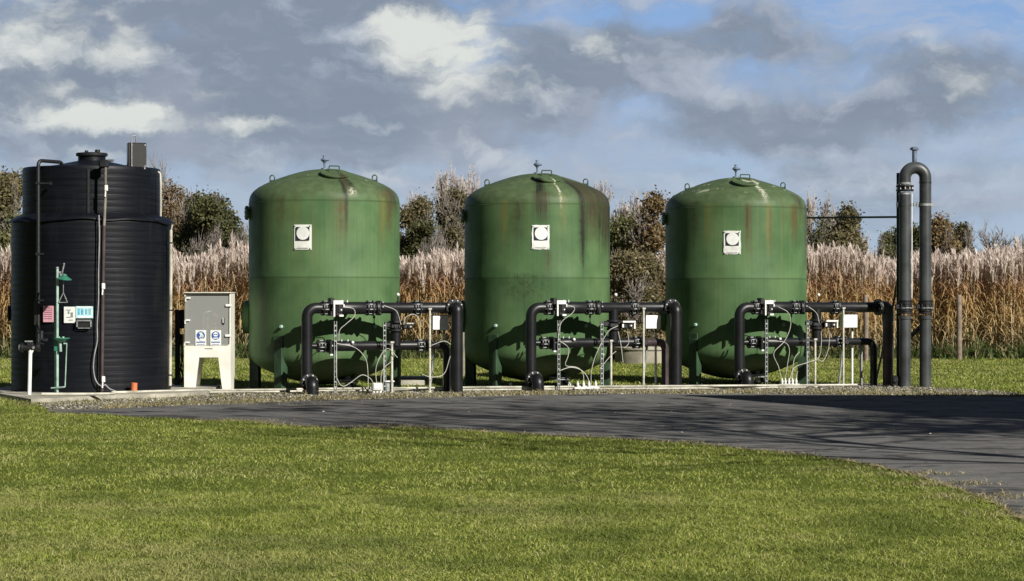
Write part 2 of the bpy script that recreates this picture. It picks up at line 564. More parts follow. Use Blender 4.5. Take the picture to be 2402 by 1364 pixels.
def green_tank_mat(name, seed, streaks, blotch):
    """weathered green paint; streaks = (angle deg, half width deg, z top, z bottom, colour, strength, raggedness)"""
    m, t, b = base_mat(name, .5, 0, .2)
    co = t.new('ShaderNodeTexCoord').outputs['Object']
    x, y, z = t.sep(co)
    ang = t.math('MULTIPLY', t.math('ARCTAN2', x, t.math('MULTIPLY', y, -1)), 180 / math.pi)
    off = t.vmath('ADD', co, (seed * 7.3, seed * 3.1, 0))
    big = t.noise(off, 1.3, 5)
    col = t.mix(t.step(big, .3, .72), (.054, .112, .044), (.100, .174, .074))
    # vertical weathering runs all round
    run = t.combine(t.math('ADD', t.math('MULTIPLY', ang, .11), seed * 11.0), seed * 1.7, t.math('MULTIPLY', z, .22))
    n = t.noise(run, 1.0, 5, .62)
    fine = t.combine(t.math('ADD', t.math('MULTIPLY', ang, .42), seed * 5.0), seed, t.math('MULTIPLY', z, .5))
    n2 = t.noise(fine, 1.0, 4, .6)
    upper = t.step(z, 1.7, 3.2)
    col = t.mix(t.math('MULTIPLY', t.math('MULTIPLY', t.step(n, .50, .74), t.math('ADD', .25, t.math('MULTIPLY', upper, .75))), .50), col, (.130, .125, .045))
    col = t.mix(t.math('MULTIPLY', t.step(n2, .46, .80), .38), col, (.040, .078, .032))
    col = t.mix(t.math('MULTIPLY', t.math('SUBTRACT', 1, t.step(n2, .22, .48)), .25), col, (.15, .23, .11))
    # grime film on the dome
    dome = t.step(t.math('ADD', z, t.math('MULTIPLY', t.math('SUBTRACT', n, .5), .25)), 3.22, 3.42)
    mot = t.noise(off, 6, 5, .65)
    domec = t.mix(t.step(mot, .35, .7), (.058, .082, .040), (.095, .128, .062))
    col = t.mix(t.math('MULTIPLY', dome, .75), col, domec)
    hair = t.noise(t.combine(t.math('ADD', t.math('MULTIPLY', ang, .95), seed * 3.0), seed, t.math('MULTIPLY', z, .55)), 1.0, 4, .65)
    hair = t.math('ADD', .45, t.math('MULTIPLY', t.step(hair, .36, .60), .75))
    for a0, w, zt, zb, c, amt, rag in streaks:
        d = t.math('SUBTRACT', ang, a0)
        d = t.math('ADD', d, t.math('MULTIPLY', t.math('SUBTRACT', t.noise(t.combine(seed * 2.0 + a0, 0.0, t.math('MULTIPLY', z, 5)), 1.0, 3), .5), w * 1.0))
        g = t.math('EXPONENT', t.math('MULTIPLY', t.math('MULTIPLY', d, d), -1 / (w * w)))
        lo = t.step(z, zb, zb + (zt - zb) * .75)
        hi2 = t.math('SUBTRACT', 1, t.step(z, zt - .02, zt + .07))
        k = t.math('MULTIPLY', t.math('MULTIPLY', g, lo), hi2)
        k = t.math('MULTIPLY', k, t.math('ADD', 1 - rag, t.math('MULTIPLY', t.step(t.noise(t.vmath('ADD', off, (a0, 0, 0)), 22 if rag > .7 else 9, 4, .7), .42, .6), rag)))
        col = t.mix(t.math('MULTIPLY', k, t.math('MULTIPLY', hair, amt * 1.95), clamp=True), col, c)
    # dirt caught on the weld seams
    for zs in (3.262, 1.955):
        d = t.math('MULTIPLY', t.math('SUBTRACT', z, zs), 1 / .014)
        k = t.math('EXPONENT', t.math('MULTIPLY', t.math('MULTIPLY', d, d), -1))
        col = t.mix(t.math('MULTIPLY', k, .6), col, (.035, .055, .022))
    # lichen and droppings on the crown
    fl = t.noise(off, blotch[0], 4, .6)
    k = t.math('MULTIPLY', t.step(fl, blotch[1], blotch[1] + .03), t.step(z, 3.5, 3.6))
    col = t.mix(t.math('MULTIPLY', k, .85), col, (.42, .42, .32))
    # brown splash and rust low down
    low = t.math('SUBTRACT', 1, t.step(z, .1, .75))
    col = t.mix(t.math('MULTIPLY', t.math('MULTIPLY', low, t.step(mot, .4, .65)), .55), col, (.10, .085, .035))
    t.put(b.inputs['Base Color'], col)
    t.put(b.inputs['Roughness'], t.math('ADD', .40, t.math('MULTIPLY', mot, .25)))
    bn = t.new('ShaderNodeBump'); bn.inputs['Strength'].default_value = .10; bn.inputs['Distance'].default_value = .02
    t.put(bn.inputs['Height'], t.noise(off, 2.2, 4)); t.put(b.inputs['Normal'], bn.outputs[0])
    return m


# ------------------------------------------------------------------ the ground
ROAD_FAR = [(120, 967), (230, 962), (330, 957), (420, 953), (560, 948), (700, 942), (900, 937), (1120, 931), (1320, 927), (1500, 925), (1800, 925), (2050, 928), (2402, 933), (2700, 937)]
ROAD_NEAR = [(120, 967), (220, 973), (400, 983), (520, 989), (600, 991), (700, 1002), (860, 1006), (940, 1003), (1100, 1012), (1300, 1023), (1500, 1032), (1650, 1044), (1800, 1060), (1900, 1071), (2000, 1085), (2130, 1112), (2250, 1150), (2350, 1192), (2402, 1225), (2500, 1330), (2560, 1500)]
far_w = np.array([ground_pt(*p) for p in ROAD_FAR]); near_w = np.array([ground_pt(*p) for p in ROAD_NEAR])


def jag(poly, amp, step, seed):
    """resample a polyline and roughen it"""
    rng = np.random.default_rng(seed)
    seg = np.hypot(*np.diff(poly, axis=0).T); s = np.concatenate([[0], np.cumsum(seg)])
    u = np.arange(0, s[-1], step)
    P = np.stack([np.interp(u, s, poly[:, 0]), np.interp(u, s, poly[:, 1])], 1)
    n = rng.normal(0, 1, len(P))
    n = np.convolve(n, [.2, .6, .2], 'same') * amp + np.convolve(rng.normal(0, 1, len(P)), np.ones(9) / 9, 'same') * amp * 3
    P[1:-1, 1] += n[1:-1]
    return P


far_j = jag(far_w, .035, .12, 1); near_j = jag(near_w, .05, .1, 2)
ROAD = np.concatenate([far_j, [[40, 37.0]], [[40, 8]], near_j[::-1]])


def inside(P, poly):
    x, y = P[:, 0], P[:, 1]
    r = np.zeros(len(P), bool)
    j = len(poly) - 1
    for i in range(len(poly)):
        xi, yi = poly[i]; xj, yj = poly[j]
        c = ((yi > y) != (yj > y))
        if c.any():
            xx = (xj - xi) * (y - yi) / ((yj - yi) if yj != yi else 1e-9) + xi
            r ^= c & (x < xx)
        j = i
    return r


def sheet(name, poly, z, mat, label=None, cat=None, kind='structure'):
    me = bpy.data.meshes.new(name)
    import bmesh
    bm = bmesh.new()
    vs = [bm.verts.new((x, y, z)) for x, y in poly]
    es = [bm.edges.new((vs[i], vs[(i + 1) % len(vs)])) for i in range(len(vs))]
    bmesh.ops.triangle_fill(bm, use_beauty=True, edges=es)
    bmesh.ops.recalc_face_normals(bm, faces=bm.faces)
    for f in bm.faces:
        if f.normal.z < 0: f.normal_flip()
    bm.to_mesh(me); bm.free()
    me.materials.append(mat)
    o = bpy.data.objects.new(name, me); COL.objects.link(o)
    o['kind'] = kind
    if label: o['label'] = label; o['category'] = cat
    return o


def soil_mat():
    m, t, b = base_mat('turf_soil', .95, 0, 0.0)
    co = t.new('ShaderNodeTexCoord').outputs['Object']
    n = t.noise(co, 1.2, 6, .6)
    n2 = t.noise(co, 14, 5, .7)
    col = t.mix(t.step(n, .3, .7), (.085, .115, .022), (.14, .17, .036))
    col = t.mix(t.math('MULTIPLY', t.step(n2, .4, .7), .6), col, (.055, .062, .02))
    t.put(b.inputs['Base Color'], col)
    return m


def asphalt_mat():
    m, t, b = base_mat('asphalt', .9, 0, .06)
    co = t.new('ShaderNodeTexCoord').outputs['Object']
    fine = t.noise(co, 90, 3, .7)
    mid = t.noise(co, 1.1, 6, .6)
    str_ = t.noise(t.vmath('MULTIPLY', co, (.45, 1.6, 1)), 1.1, 5, .6)
    col = t.mix(t.step(mid, .3, .72), (.125, .123, .117), (.185, .181, .172))
    col = t.mix(t.math('MULTIPLY', t.step(str_, .54, .70), .55), col, (.075, .073, .071))
    col = t.mix(t.math('MULTIPLY', t.step(fine, .45, .8), .45), col, (.15, .147, .14))
    shade_patch = t.noise(t.vmath('MULTIPLY', co, (.8, 1.0, 1)), 1.5, 7, .62, dist=.6)  # dark patches painted into the tarmac colour in place of tree shadow
    col = t.mix(t.math('MULTIPLY', t.step(shade_patch, .55, .60), .75), col, (.042, .041, .040))
    blot = t.noise(co, 6, 5, .7)
    col = t.mix(t.math('MULTIPLY', t.step(blot, .48, .62), .30), col, (.070, .068, .066))
    spk = t.noise(co, 22, 4, .75)
    col = t.mix(t.math('MULTIPLY', t.step(spk, .55, .75), .35), col, (.17, .165, .155))
    col = t.mix(t.math('MULTIPLY', t.math('SUBTRACT', 1, t.step(spk, .28, .42)), .4), col, (.045, .045, .046))
    vor = t.new('ShaderNodeTexVoronoi'); t.put(vor.inputs['Vector'], co); vor.inputs['Scale'].default_value = 45
    col = t.mix(t.math('MULTIPLY', t.math('SUBTRACT', 1, t.step(vor.outputs['Distance'], .10, .28)), .4), col, (.19, .185, .175))
    t.put(b.inputs['Base Color'], col)
    bn = t.new('ShaderNodeBump'); bn.inputs['Strength'].default_value = .5; bn.inputs['Distance'].default_value = .006
    t.put(bn.inputs['Height'], fine); t.put(b.inputs['Normal'], bn.outputs[0])
    return m


def gravel_mat():
    m, t, b = base_mat('gravel', .95, 0, .1)
    co = t.new('ShaderNodeTexCoord').outputs['Object']
    vor = t.new('ShaderNodeTexVoronoi'); t.put(vor.inputs['Vector'], co); vor.inputs['Scale'].default_value = 28
    n = t.noise(co, 1.6, 5, .6)
    r, g, bl = t.sep(vor.outputs['Color'])
    col = t.mix(r, (.11, .10, .08), (.26, .245, .20))
    col = t.mix(t.math('MULTIPLY', t.step(n, .45, .65), .75), col, (.105, .095, .05))
    t.put(b.inputs['Base Color'], col)
    bn = t.new('ShaderNodeBump'); bn.inputs['Strength'].default_value = .9; bn.inputs['Distance'].default_value = .02
    t.put(bn.inputs['Height'], vor.outputs['Distance']); t.put(b.inputs['Normal'], bn.outputs[0])
    return m


g = sheet('ground', [(-1500, -200), (1500, -200), (1500, 2500), (-1500, 2500)], 0.0, soil_mat(), 'grassy ground running out to the fields behind the tanks', 'ground')
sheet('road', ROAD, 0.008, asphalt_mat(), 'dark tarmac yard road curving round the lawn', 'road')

A = math.radians(20.5)                       # the row of tanks runs away from the camera at this angle
UX, UY = math.cos(A), math.sin(A)
TANKS = [(-3.284, 40.3), (.4556, 41.7), (4.19, 43.1)]
GRAVEL = np.concatenate([far_j[far_j[:, 0] < 8.6][:, :] - [0, .05], [[8.4, 39.2], [7.6, 41.0], [6.7, 43.2], [1.5, 42.0], [-2.5, 40.7], [-5.4, 40.2], [-8.2, 38.6]]])
sheet('gravel_bed', GRAVEL, 0.004, gravel_mat(), 'gravel and dry moss strip under the tanks', 'gravel bed')

rng = np.random.default_rng(7)


def scatter(n, x0, x1, y0, y1, wedge=True, margin=1.2):
    P = np.stack([rng.uniform(x0, x1, n), rng.uniform(y0, y1, n)], 1)
    if wedge:
        P = P[np.abs(P[:, 0]) < P[:, 1] * .2225 + margin]
    return P


def blades(P, h, w, bend=.5, hv=.35, lean=.5):
    """one bent tapering blade per point: arrays of verts and (quads, tris)"""
    n = len(P)
    th = rng.uniform(0, 2 * np.pi, n); ph = rng.uniform(0, 2 * np.pi, n)
    H = h * np.exp(rng.normal(0, hv, n)) * (.55 + .9 * vnoise(P[:, :2] * 4.0, 3)); W = w * rng.uniform(.6, 1.3, n)
    side = np.stack([np.cos(th), np.sin(th), np.zeros(n)], 1) * W[:, None] * .5
    ln = rng.uniform(.1, lean, n)[:, None]
    dirn = np.stack([np.cos(ph), np.sin(ph), np.zeros(n)], 1) * H[:, None]
    b = np.concatenate([P, np.zeros((n, 1)) if P.shape[1] == 2 else np.zeros((n, 0))], 1)
    mid = b + dirn * ln * .45 + np.stack([np.zeros(n), np.zeros(n), H * .6], 1)
    tip = b + dirn * (ln + bend * rng.uniform(.2, 1, n)[:, None]) + np.stack([np.zeros(n), np.zeros(n), H * rng.uniform(.75, 1.05, n)], 1)
    V = np.stack([b - side, b + side, mid + side * .8, mid - side * .8, tip], 1).reshape(-1, 3)
    i = np.arange(n)[:, None] * 5
    return V, i + np.array([[0, 1, 2, 3]]), i + np.array([[3, 2, 4]])


def join(parts):
    V, Q, T, o = [], [], [], 0
    for v, q, t_ in parts:
        V.append(v); Q.append(q + o); T.append(t_ + o); o += len(v)
    return np.concatenate(V), [np.concatenate(Q), np.concatenate(T)]


M['grass'] = island('grass_blades', [(0, (.13, .168, .028)), (.40, (.275, .322, .058)), (.78, (.39, .43, .095)), (.91, (.49, .47, .17)), (1, (.62, .58, .31))], .6, .32,
                    patch=(.9, (.090, .135, .022), .65), dry=(.5, (.40, .38, .16), .5), spec=.25)
M['straw'] = island('dry_grass', [(0, (.16, .135, .06)), (.5, (.30, .26, .13)), (1, (.45, .40, .25))], .8, .2, spec=.2)
M['weed'] = island('low_weeds', [(0, (.045, .07, .02)), (.6, (.085, .12, .035)), (.9, (.15, .15, .06)), (1, (.30, .26, .14))], .7, .25, spec=.2)


def keep_lawn(P, pad=None):
    return P[~inside(P, ROAD) & ~inside(P, GRAVEL)]


def vnoise(P, seed):
    """smooth value noise in 0..1"""
    r = np.random.default_rng(seed + 50).uniform(0, 1, (256, 256))
    i = np.floor(P).astype(int); f = P - i; f = f * f * (3 - 2 * f)
    g = lambda a, b: r[(i[:, 0] + a) % 256, (i[:, 1] + b) % 256]
    return (g(0, 0) * (1 - f[:, 0]) + g(1, 0) * f[:, 0]) * (1 - f[:, 1]) + (g(0, 1) * (1 - f[:, 0]) + g(1, 1) * f[:, 0]) * f[:, 1]


def tufty(P, amount):
    """thin the points by a coarse value noise so the turf grows in clumps"""
    k = vnoise(P * 5.5, 1) * .5 + vnoise(P * 13.0, 2) * .5
    return P[rng.uniform(0, 1, len(P)) > amount * np.clip(1.9 - 2.8 * k, 0, 1)]


near1 = tufty(keep_lawn(scatter(950000, -7, 7, 11.5, 19.0, margin=1.6)), .85)
near2 = tufty(keep_lawn(scatter(490000, -10, 9.5, 19.0, 34.5, margin=1.6)), .8)
left3 = keep_lawn(scatter(60000, -10.5, -5.5, 34.5, 41, margin=.8))
V, polys = join([blades(near1, .019, .0048, 1.2, .32, 1.5), blades(near2, .022, .0070, 1.2, .32, 1.5), blades(left3, .03, .010, 1.0, .4, 1.2)])
tag(np_mesh('lawn_grass', V, polys, M['grass']), 'mown green lawn sweeping in front of the road', 'grass', kind='stuff')
back = keep_lawn(scatter(230000, -15, 15, 36.5, 62.2, margin=.8))
back = back[back[:, 1] > 36.5]
V, polys = join([blades(back, .032, .016, 1.0, .4, 1.1)])
tag(np_mesh('field_grass', V, polys, M['grass']), 'green mown grass between the tanks and the tall reeds', 'grass', kind='stuff')

# dry straw and moss: along the road edges and through the gravel
def along(poly, n, off, sd):
    seg = np.hypot(*np.diff(poly, axis=0).T); s = np.concatenate([[0], np.cumsum(seg)])
    u = rng.uniform(0, s[-1], n)
    P = np.stack([np.interp(u, s, poly[:, 0]), np.interp(u, s, poly[:, 1])], 1)
    P[:, 1] += rng.normal(off, sd, n)
    return P


clump = lambda px, py, n, sx, sy: np.array(ground_pt(px, py)) + rng.normal(0, 1, (n, 2)) * [sx, sy]
st = np.concatenate([along(near_w[3:19], 5200, -.02, .10), clump(570, 988, 500, .35, .12), clump(905, 1002, 700, .25, .12), clump(2150, 1114, 420, .25, .14), clump(2210, 1138, 600, .26, .20),
                     clump(2290, 1168, 650, .24, .22), clump(2380, 1210, 400, .2, .22), clump(250, 950, 1600, .9, .35), clump(420, 948, 1500, 1.0, .3)])
st = st[np.abs(st[:, 0]) < st[:, 1] * .2225 + 1]
front = np.array([(-8.2, 36.7), (-7.25, 34.55), (-6.25, 36.2), (-5.4, 36.6), (-5.0, 37.3), (-4.2, 37.4)])
st = np.concatenate([st, along(front, 3200, -.05, .10)])
st2 = along(far_w[1:13], 9000, .30, .30)
st2 = st2[~inside(st2, ROAD)]
moss = scatter(16000, -8, 9, 34.5, 40.5); moss = moss[inside(moss, GRAVEL)]
V, polys = join([blades(st, .022, .008, 1.2, .4, 1.9), blades(st2, .045, .012, 1.0, .4, 1.2), blades(moss[:6000], .03, .014, 1, .4, 1.2)])
tag(np_mesh('dry_grass', V, polys, M['straw']), 'straw coloured dry grass along the road edges', 'dry grass', kind='stuff')
V, polys = join([blades(moss[6000:], .035, .014, 1, .4, 1.2)])
tag(np_mesh('moss', V, polys, M['weed']), 'green moss and weeds growing through the gravel', 'moss', kind='stuff')


def stones(P, r0, r1, zscale=.6):
    n = len(P)
    octa = np.array([[1, 0, 0], [0, 1, 0], [-1, 0, 0], [0, -1, 0], [0, 0, 1], [0, 0, -.4]], float)
    th = rng.uniform(0, 6.28, n); c, s = np.cos(th), np.sin(th)
    R = rng.uniform(r0, r1, n)
    sc = rng.uniform(.7, 1.3, (n, 6, 1))
    v = octa[None] * sc
    v = np.stack([v[..., 0] * c[:, None] - v[..., 1] * s[:, None], v[..., 0] * s[:, None] + v[..., 1] * c[:, None], v[..., 2] * zscale], -1) * R[:, None, None]
    v[..., :2] += P[:, None, :]; v[..., 2] += R[:, None] * .3
    F_ = np.array([[0, 1, 4], [1, 2, 4], [2, 3, 4], [3, 0, 4], [1, 0, 5], [2, 1, 5], [3, 2, 5], [0, 3, 5]])
    return v.reshape(-1, 3), (np.arange(n)[:, None, None] * 6 + F_[None]).reshape(-1, 3)


M['stone'] = island('stones', [(0, (.09, .082, .066)), (.5, (.20, .185, .145)), (.9, (.32, .30, .245)), (1, (.55, .53, .47))], .9)
gp = scatter(26000, -9, 9, 33, 42); gp = gp[inside(gp, GRAVEL)]
V, T_ = stones(gp, .012, .034)
tag(np_mesh('gravel', V, [T_], M['stone']), 'loose pale gravel stones in the strip below the tanks', 'gravel', kind='stuff')

cp_ = scatter(9000, -8, 9, 16, 37.5); cp_ = cp_[inside(cp_, ROAD)]
V, T_ = stones(cp_, .004, .012, .5)
tag(np_mesh('road_chippings', V, [T_], M['stone']), 'loose pale chippings scattered over the tarmac', 'chippings', kind='stuff')

# ------------------------------------------------------------------ green pressure tanks
TR = 1.3135
DOME = [(0, 0), (.15, .006), (.3, .025), (.46, .06), (.62, .108), (.77, .158), (.9, .208), (1.04, .268), (1.15, .328), (1.22, .382), (1.268, .436), (1.296, .49), (1.31, .545), (TR, .59)]
ZTOP, ZBOT = 3.857, .09


def dome_z(r):
    rs, ds = zip(*DOME)
    return ZTOP - float(np.interp(r, rs, ds))


def dome_n(r, a):
    d = .04
    sl = (dome_z(r - d) - dome_z(r + d)) / (2 * d)
    return Vector((math.sin(a) * sl, -math.cos(a) * sl, 1)).normalized()


def cyl_patch(mb, R, a0, a1, z0, z1, n=10, wav=None, thick=.006):
    vs = []
    for k in range(n + 1):
        a = a0 + (a1 - a0) * k / n
        for lvl in range(7):
            z = z0 + (z1 - z0) * lvl / 6
            rr = R + (wav(k / n, lvl / 6) if wav else 0)
            aa = a
            vs.append((rr * math.sin(aa), -rr * math.cos(aa), z))
    fs = []
    for k in range(n):
        for l in range(6):
            fs.append((k * 7 + l, k * 7 + 7 + l, k * 7 + 8 + l, k * 7 + 1 + l))
    o = len(vs)
    # rim back to the wall
    rim = [k * 7 for k in range(n + 1)] + [n * 7 + l for l in range(1, 7)] + [k * 7 + 6 for k in range(n - 1, -1, -1)] + [l for l in range(5, 0, -1)]
    for i in rim:
        x, y, z = vs[i]; s_ = (R - thick) / math.hypot(x, y)
        vs.append((x * s_, y * s_, z))
    m = len(rim)
    for i in range(m):
        j = (i + 1) % m
        fs.append((rim[j], rim[i], o + i, o + j))
    mb.add(vs, fs)


def cyl_disc(mb, R, ac, zc, rad, seg=28):
    vs = [(R * math.sin(ac), -R * math.cos(ac), zc)]
    for k in range(seg):
        t = 2 * math.pi * k / seg
        a = ac + rad * math.cos(t) / R
        vs.append((R * math.sin(a), -R * math.cos(a), zc + rad * math.sin(t)))
    mb.add(vs, [(0, 1 + k, 1 + (k + 1) % seg) for k in range(seg)])


BROWN, DARK, RUST, PALE, OLIVE = (.048, .044, .024), (.018, .021, .014), (.088, .076, .032), (.50, .50, .40), (.125, .14, .046)
TSPEC = [
    dict(label='green pressure tank standing beside the white chemical cabinet', sign=(-16.0, 2.635, 0), nick=0,
         streaks=[(16, 1.7, 3.62, 2.45, DARK, .75, .25), (19.5, 3.2, 3.72, 3.30, BROWN, .8, .5), (24, 2.2, 3.66, 3.38, DARK, .7, .6), (12, 5, 3.3, 2.2, RUST, .45, .35),
                  (-34, 5, 3.32, 2.55, RUST, .45, .4), (57, 8, 3.42, 2.5, RUST, .65, .4), (66, 10, 3.5, 2.9, BROWN, .55, .4), (50, 3, 3.3, 2.3, OLIVE, .6, .3), (22, 3, 3.45, 3.30, PALE, .5, .9)], blotch=(4.2, .69)),
    dict(label='middle green pressure tank with broad black streaks down its side', sign=(2.7, 2.67, 1), nick=1,
         streaks=[(2.5, 4.0, 3.72, 2.75, DARK, .8, .3), (4, 6, 3.45, 2.8, BROWN, .6, .3), (19, 1.0, 3.72, 2.95, PALE, .75, .85), (20.5, 2.2, 3.4, 2.5, OLIVE, .6, .3),
                  (38, 3.4, 3.66, 1.6, DARK, .9, .25), (66, 6, 3.6, 2.0, DARK, .7, .3), (46, 4.5, 3.74, 2.4, BROWN, .9, .3), (57, 3.4, 3.66, 2.0, DARK, .8, .3), (70, 9, 3.55, 2.2, BROWN, .85, .25), (80, 6, 3.5, 1.6, DARK, .6, .2),
                  (-26, 3.0, 3.3, 2.4, OLIVE, .75, .3), (-14, 7, 3.3, 2.3, BROWN, .4, .4), (8, 3.5, 2.42, 1.9, BROWN, .35, .3), (52, 12, 3.66, 2.4, BROWN, .6, .3), (-8, 16, 2.0, 1.3, DARK, .3, .7)], blotch=(4.6, .74)),
    dict(label='green pressure tank joined by a thin rod to the gooseneck pipes', sign=(-2.8, 2.61, 2), nick=2,
         streaks=[(25.5, 2.3, 3.74, 3.27, PALE, 1.0, .8), (27, 2.6, 3.3, 2.2, OLIVE, .75, .3), (28.5, 1.3, 3.2, 2.0, RUST, .5, .4), (10, 3, 3.3, 2.0, RUST, .6, .35), (9, 1.2, 3.3, 2.6, BROWN, .5, .4),
                  (54, 6, 3.3, 2.4, RUST, .7, .3), (64, 7, 3.5, 2.9, BROWN, .5, .4), (-22, 4, 3.3, 2.3, OLIVE, .5, .4), (-35, 6, 3.35, 2.4, BROWN, .4, .4), (80, 8, 3.3, 2.0, BROWN, .6, .2)], blotch=(4.0, .62)),
]


def green_tank(i):
    S = TSPEC[i]
    tx, ty = TANKS[i]
    th = math.atan2(-tx, ty)
    root = thing('pressure_tank', S['label'], 'tank', (tx, ty, 0), th, 'green pressure tanks in a row')
    mat = green_tank_mat('green_tank_paint_' + 'abc'[i], i + 1, S['streaks'], S['blotch'])
    dome = [(r, ZTOP - d) for r, d in DOME]
    bot = [(r, ZBOT + d) for r, d in reversed(DOME)]
    wall = [(TR, 3.262), (TR + .006, 3.256), (TR + .006, 3.15), (TR + .004, 2.6), (TR + .004, 1.99), (TR + .010, 1.955), (TR + .004, 1.92), (TR + .004, .72)]
    mb = MB()
    mb.lathe((dome + wall + bot)[::-1], seg=96)
    shell = mb.build('shell', mat, root, 30)
    # legs: folded channel sections on pad plates
    for deg in (-36, 78, -106, 158):
        a = math.radians(deg)
        p = Vector((math.sin(a), -math.cos(a), 0))
        L = MB()
        c = p * (TR - .005)
        L.box((c.x, c.y, .43), (.17, .075, .86), a, ch=.008)
        for s_ in (-1, 1):
            q = c - p * .06 + Vector((math.cos(a), math.sin(a), 0)) * s_ * .078
            L.box((q.x, q.y, .43), (.014, .13, .86), a)
        L.box((c.x, c.y, .012), (.32, .24, .024), a)
        c2 = p * (TR + .004)
        L.box((c2.x, c2.y, .86), (.20, .03, .20), a, ch=.006)
        L.build('leg', M['steel_green'], root)
    # small lug over the front leg
    for deg in (-33, 40):
        a = math.radians(deg); p = Vector((math.sin(a), -math.cos(a), 0)) * (TR + .03)
        l = MB(); l.disc((p.x, p.y, 1.115), p, .030, .05, 12)
        l.build('earthing_boss', M['shower_green'], root)
    # air vent valve on its post
    vz = ZTOP - .005
    v = MB()
    v.disc((-.0, -.0, vz + .012), (0, 0, 1), .06, .03, 14)
    v.tube([(0, 0, vz), (0, 0, vz + .1)], .016, 10)
    v.build('vent_post', M['valve_blue'], root)
    v = MB()
    v.lathe([(0, 0), (.018, 0), (.022, .02), (.045, .045), (.066, .062), (.068, .072), (.050, .09), (.035, .105), (.020, .115), (.018, .13), (.030, .132), (.030, .148), (0, .152)], (0, 0, vz + .10), seg=16)
    v.disc((.066, -.0, vz + .165), (1, 0, 0), .018, .05, 10)
    v.build('vent_valve', M['valve_blue'], root)
    # manhole cover leaning with the dome
    a = math.radians(14.5); r = .72
    n = dome_n(r, a)
    c = Vector((math.sin(a) * r, -math.cos(a) * r, dome_z(r)))
    mc = MB()
    mc.lathe([(.24, -.03), (.24, .02), (.20, .02), (0, .02)], c, n, 28)
    mc.disc(c + n * .035, n, .258, .022, 30)
    cov = mc.build('manhole_cover', mat, root)
    hb = MB()
    tdir = Vector((math.cos(a), math.sin(a), 0)); bdir = n.cross(tdir).normalized()
    h0 = c + n * .045 + bdir * .06
    hb.tube(rounded([h0 - tdir * .09, h0 - tdir * .09 + Vector((0, 0, .10)), h0 + tdir * .09 + Vector((0, 0, .10)), h0 + tdir * .09], .018, 4), .011, 8)
    hb.build('handle', M['steel_green'], cov)
    # lifting eyes
    for deg, r in ((76, .90), (-76, .93)):
        a = math.radians(deg); c = Vector((math.sin(a) * r, -math.cos(a) * r, dome_z(r)))
        l = MB()
        ring = [c + Vector((math.sin(t) * .042, 0, .05 + math.cos(t) * .05)) for t in [2 * math.pi * k / 14 for k in range(15)]]
        l.tube(ring, .011, 8, False)
        l.box((c.x, c.y, c.z), (.1, .05, .03))
        l.build('lifting_eye', M['steel_green'], root)
    # blind nozzle high on the shaded side, side manhole lower down
    a = math.radians(-80); p = Vector((math.sin(a), -math.cos(a), 0))
    l = MB(); c = p * (TR + .05); l.tube([p * (TR - .05) + Vector((0, 0, 3.08)), c + Vector((0, 0, 3.08))], .075, 16)
    l.disc((c.x, c.y, 3.08), p, .125, .045, 18); l.bolts((c.x, c.y, 3.08), p, .10, 8, .012, .075)
    l.build('side_nozzle', mat, root)
    a = math.radians(-93); p = Vector((math.sin(a), -math.cos(a), 0))
    l = MB(); c = p * (TR + .025); l.disc((c.x, c.y, 1.27), p, .29, .11, 28); c = p * (TR + .095); l.disc((c.x, c.y, 1.27), p, .25, .03, 28)
    l.bolts((c.x, c.y, 1.27), p, .22, 12, .014, .05)
    l.build('side_manhole', mat, root)
    # drain flange below the bottom dish
    l = MB()
    q = Vector((.40, -.62, 0))
    l.tube([q + Vector((0, 0, .30)), q + Vector((0, 0, .06))], .05, 14)
    l.disc((q.x, q.y, .19), (0, 0, 1), .19, .025, 22); l.disc((q.x, q.y, .155), (0, 0, 1), .19, .02, 22)
    l.bolts((q.x, q.y, .17), (0, 0, 1), .16, 8, .012, .10)
    l.build('drain_flange', M['galv'], root)
    # enamel placard: white plate, dark square, white disc
    deg, zc, wv = S['sign']
    a = math.radians(deg); hw = .152 / TR; Rr = TR + .014
    wav = None
    if wv == 1: wav = lambda u, w: .012 * abs(math.sin(3.1 * w + 1)) * abs(u - .5) * 2
    if wv == 2: wav = lambda u, w: .010 * abs(math.sin(4.1 * w)) * abs(u - .5) * 2
    pl = MB(); cyl_patch(pl, Rr, a - hw, a + hw, zc - .212, zc + .212, 10, wav, thick=.012)
    if wv:
        rr = random.Random(wv)
        pl.v = [(x + rr.uniform(-.006, .006) * (wv > 0), y, z + rr.uniform(-.005, .005)) for x, y, z in pl.v]
    plate = pl.build('placard', M['placard'], root)
    sq = MB(); cyl_patch(sq, Rr + .013, a - .118 / TR, a + .118 / TR, zc - .055, zc + .172, 10, None, .001)
    sqo = sq.build('emblem_square', M['ink'], plate)
    ds = MB(); cyl_disc(ds, Rr + .018, a + .006, zc + .066, .113)
    ds.build('emblem_disc', M['paper'], sqo)
    for du in (-.85, .85):
        for dz_ in (-.19, .19):
            aa = a + hw * du
            p_ = Vector((math.sin(aa), -math.cos(aa), 0))
            bolt_ring(plate, M['galv'], p_ * (Rr + .014) + Vector((0, 0, zc + dz_)), p_, 0, 1, .010, .012, seg=8, name='rivet')
    ln = MB(); cyl_patch(ln, Rr + .013, a - .10 / TR, a + .10 / TR, zc - .188, zc - .180, 6, None, .001)
    ln.build('print_line', M['galv'], plate)
    return root


for i in range(3): green_tank(i)

# ------------------------------------------------------------------ pipe manifolds in front of the tanks
WHO = ['tank beside the white cabinet', 'middle green tank', 'tank joined to the gooseneck']
XR = [720, 1244, 1733]; SU = [.0075, .0078, .0080]; DV = [38.4, 39.8, 41.4]
N0 = 1.82


def mpos(i, u, n, z=0):
    tx, ty = TANKS[i]
    return (tx + u * UX + n * UY, ty + u * UY - n * UX, z)


def L3(u, n, z):                       # manifold frame: x along the row, -y towards the viewer
    return Vector((u, -(n - N0), z))


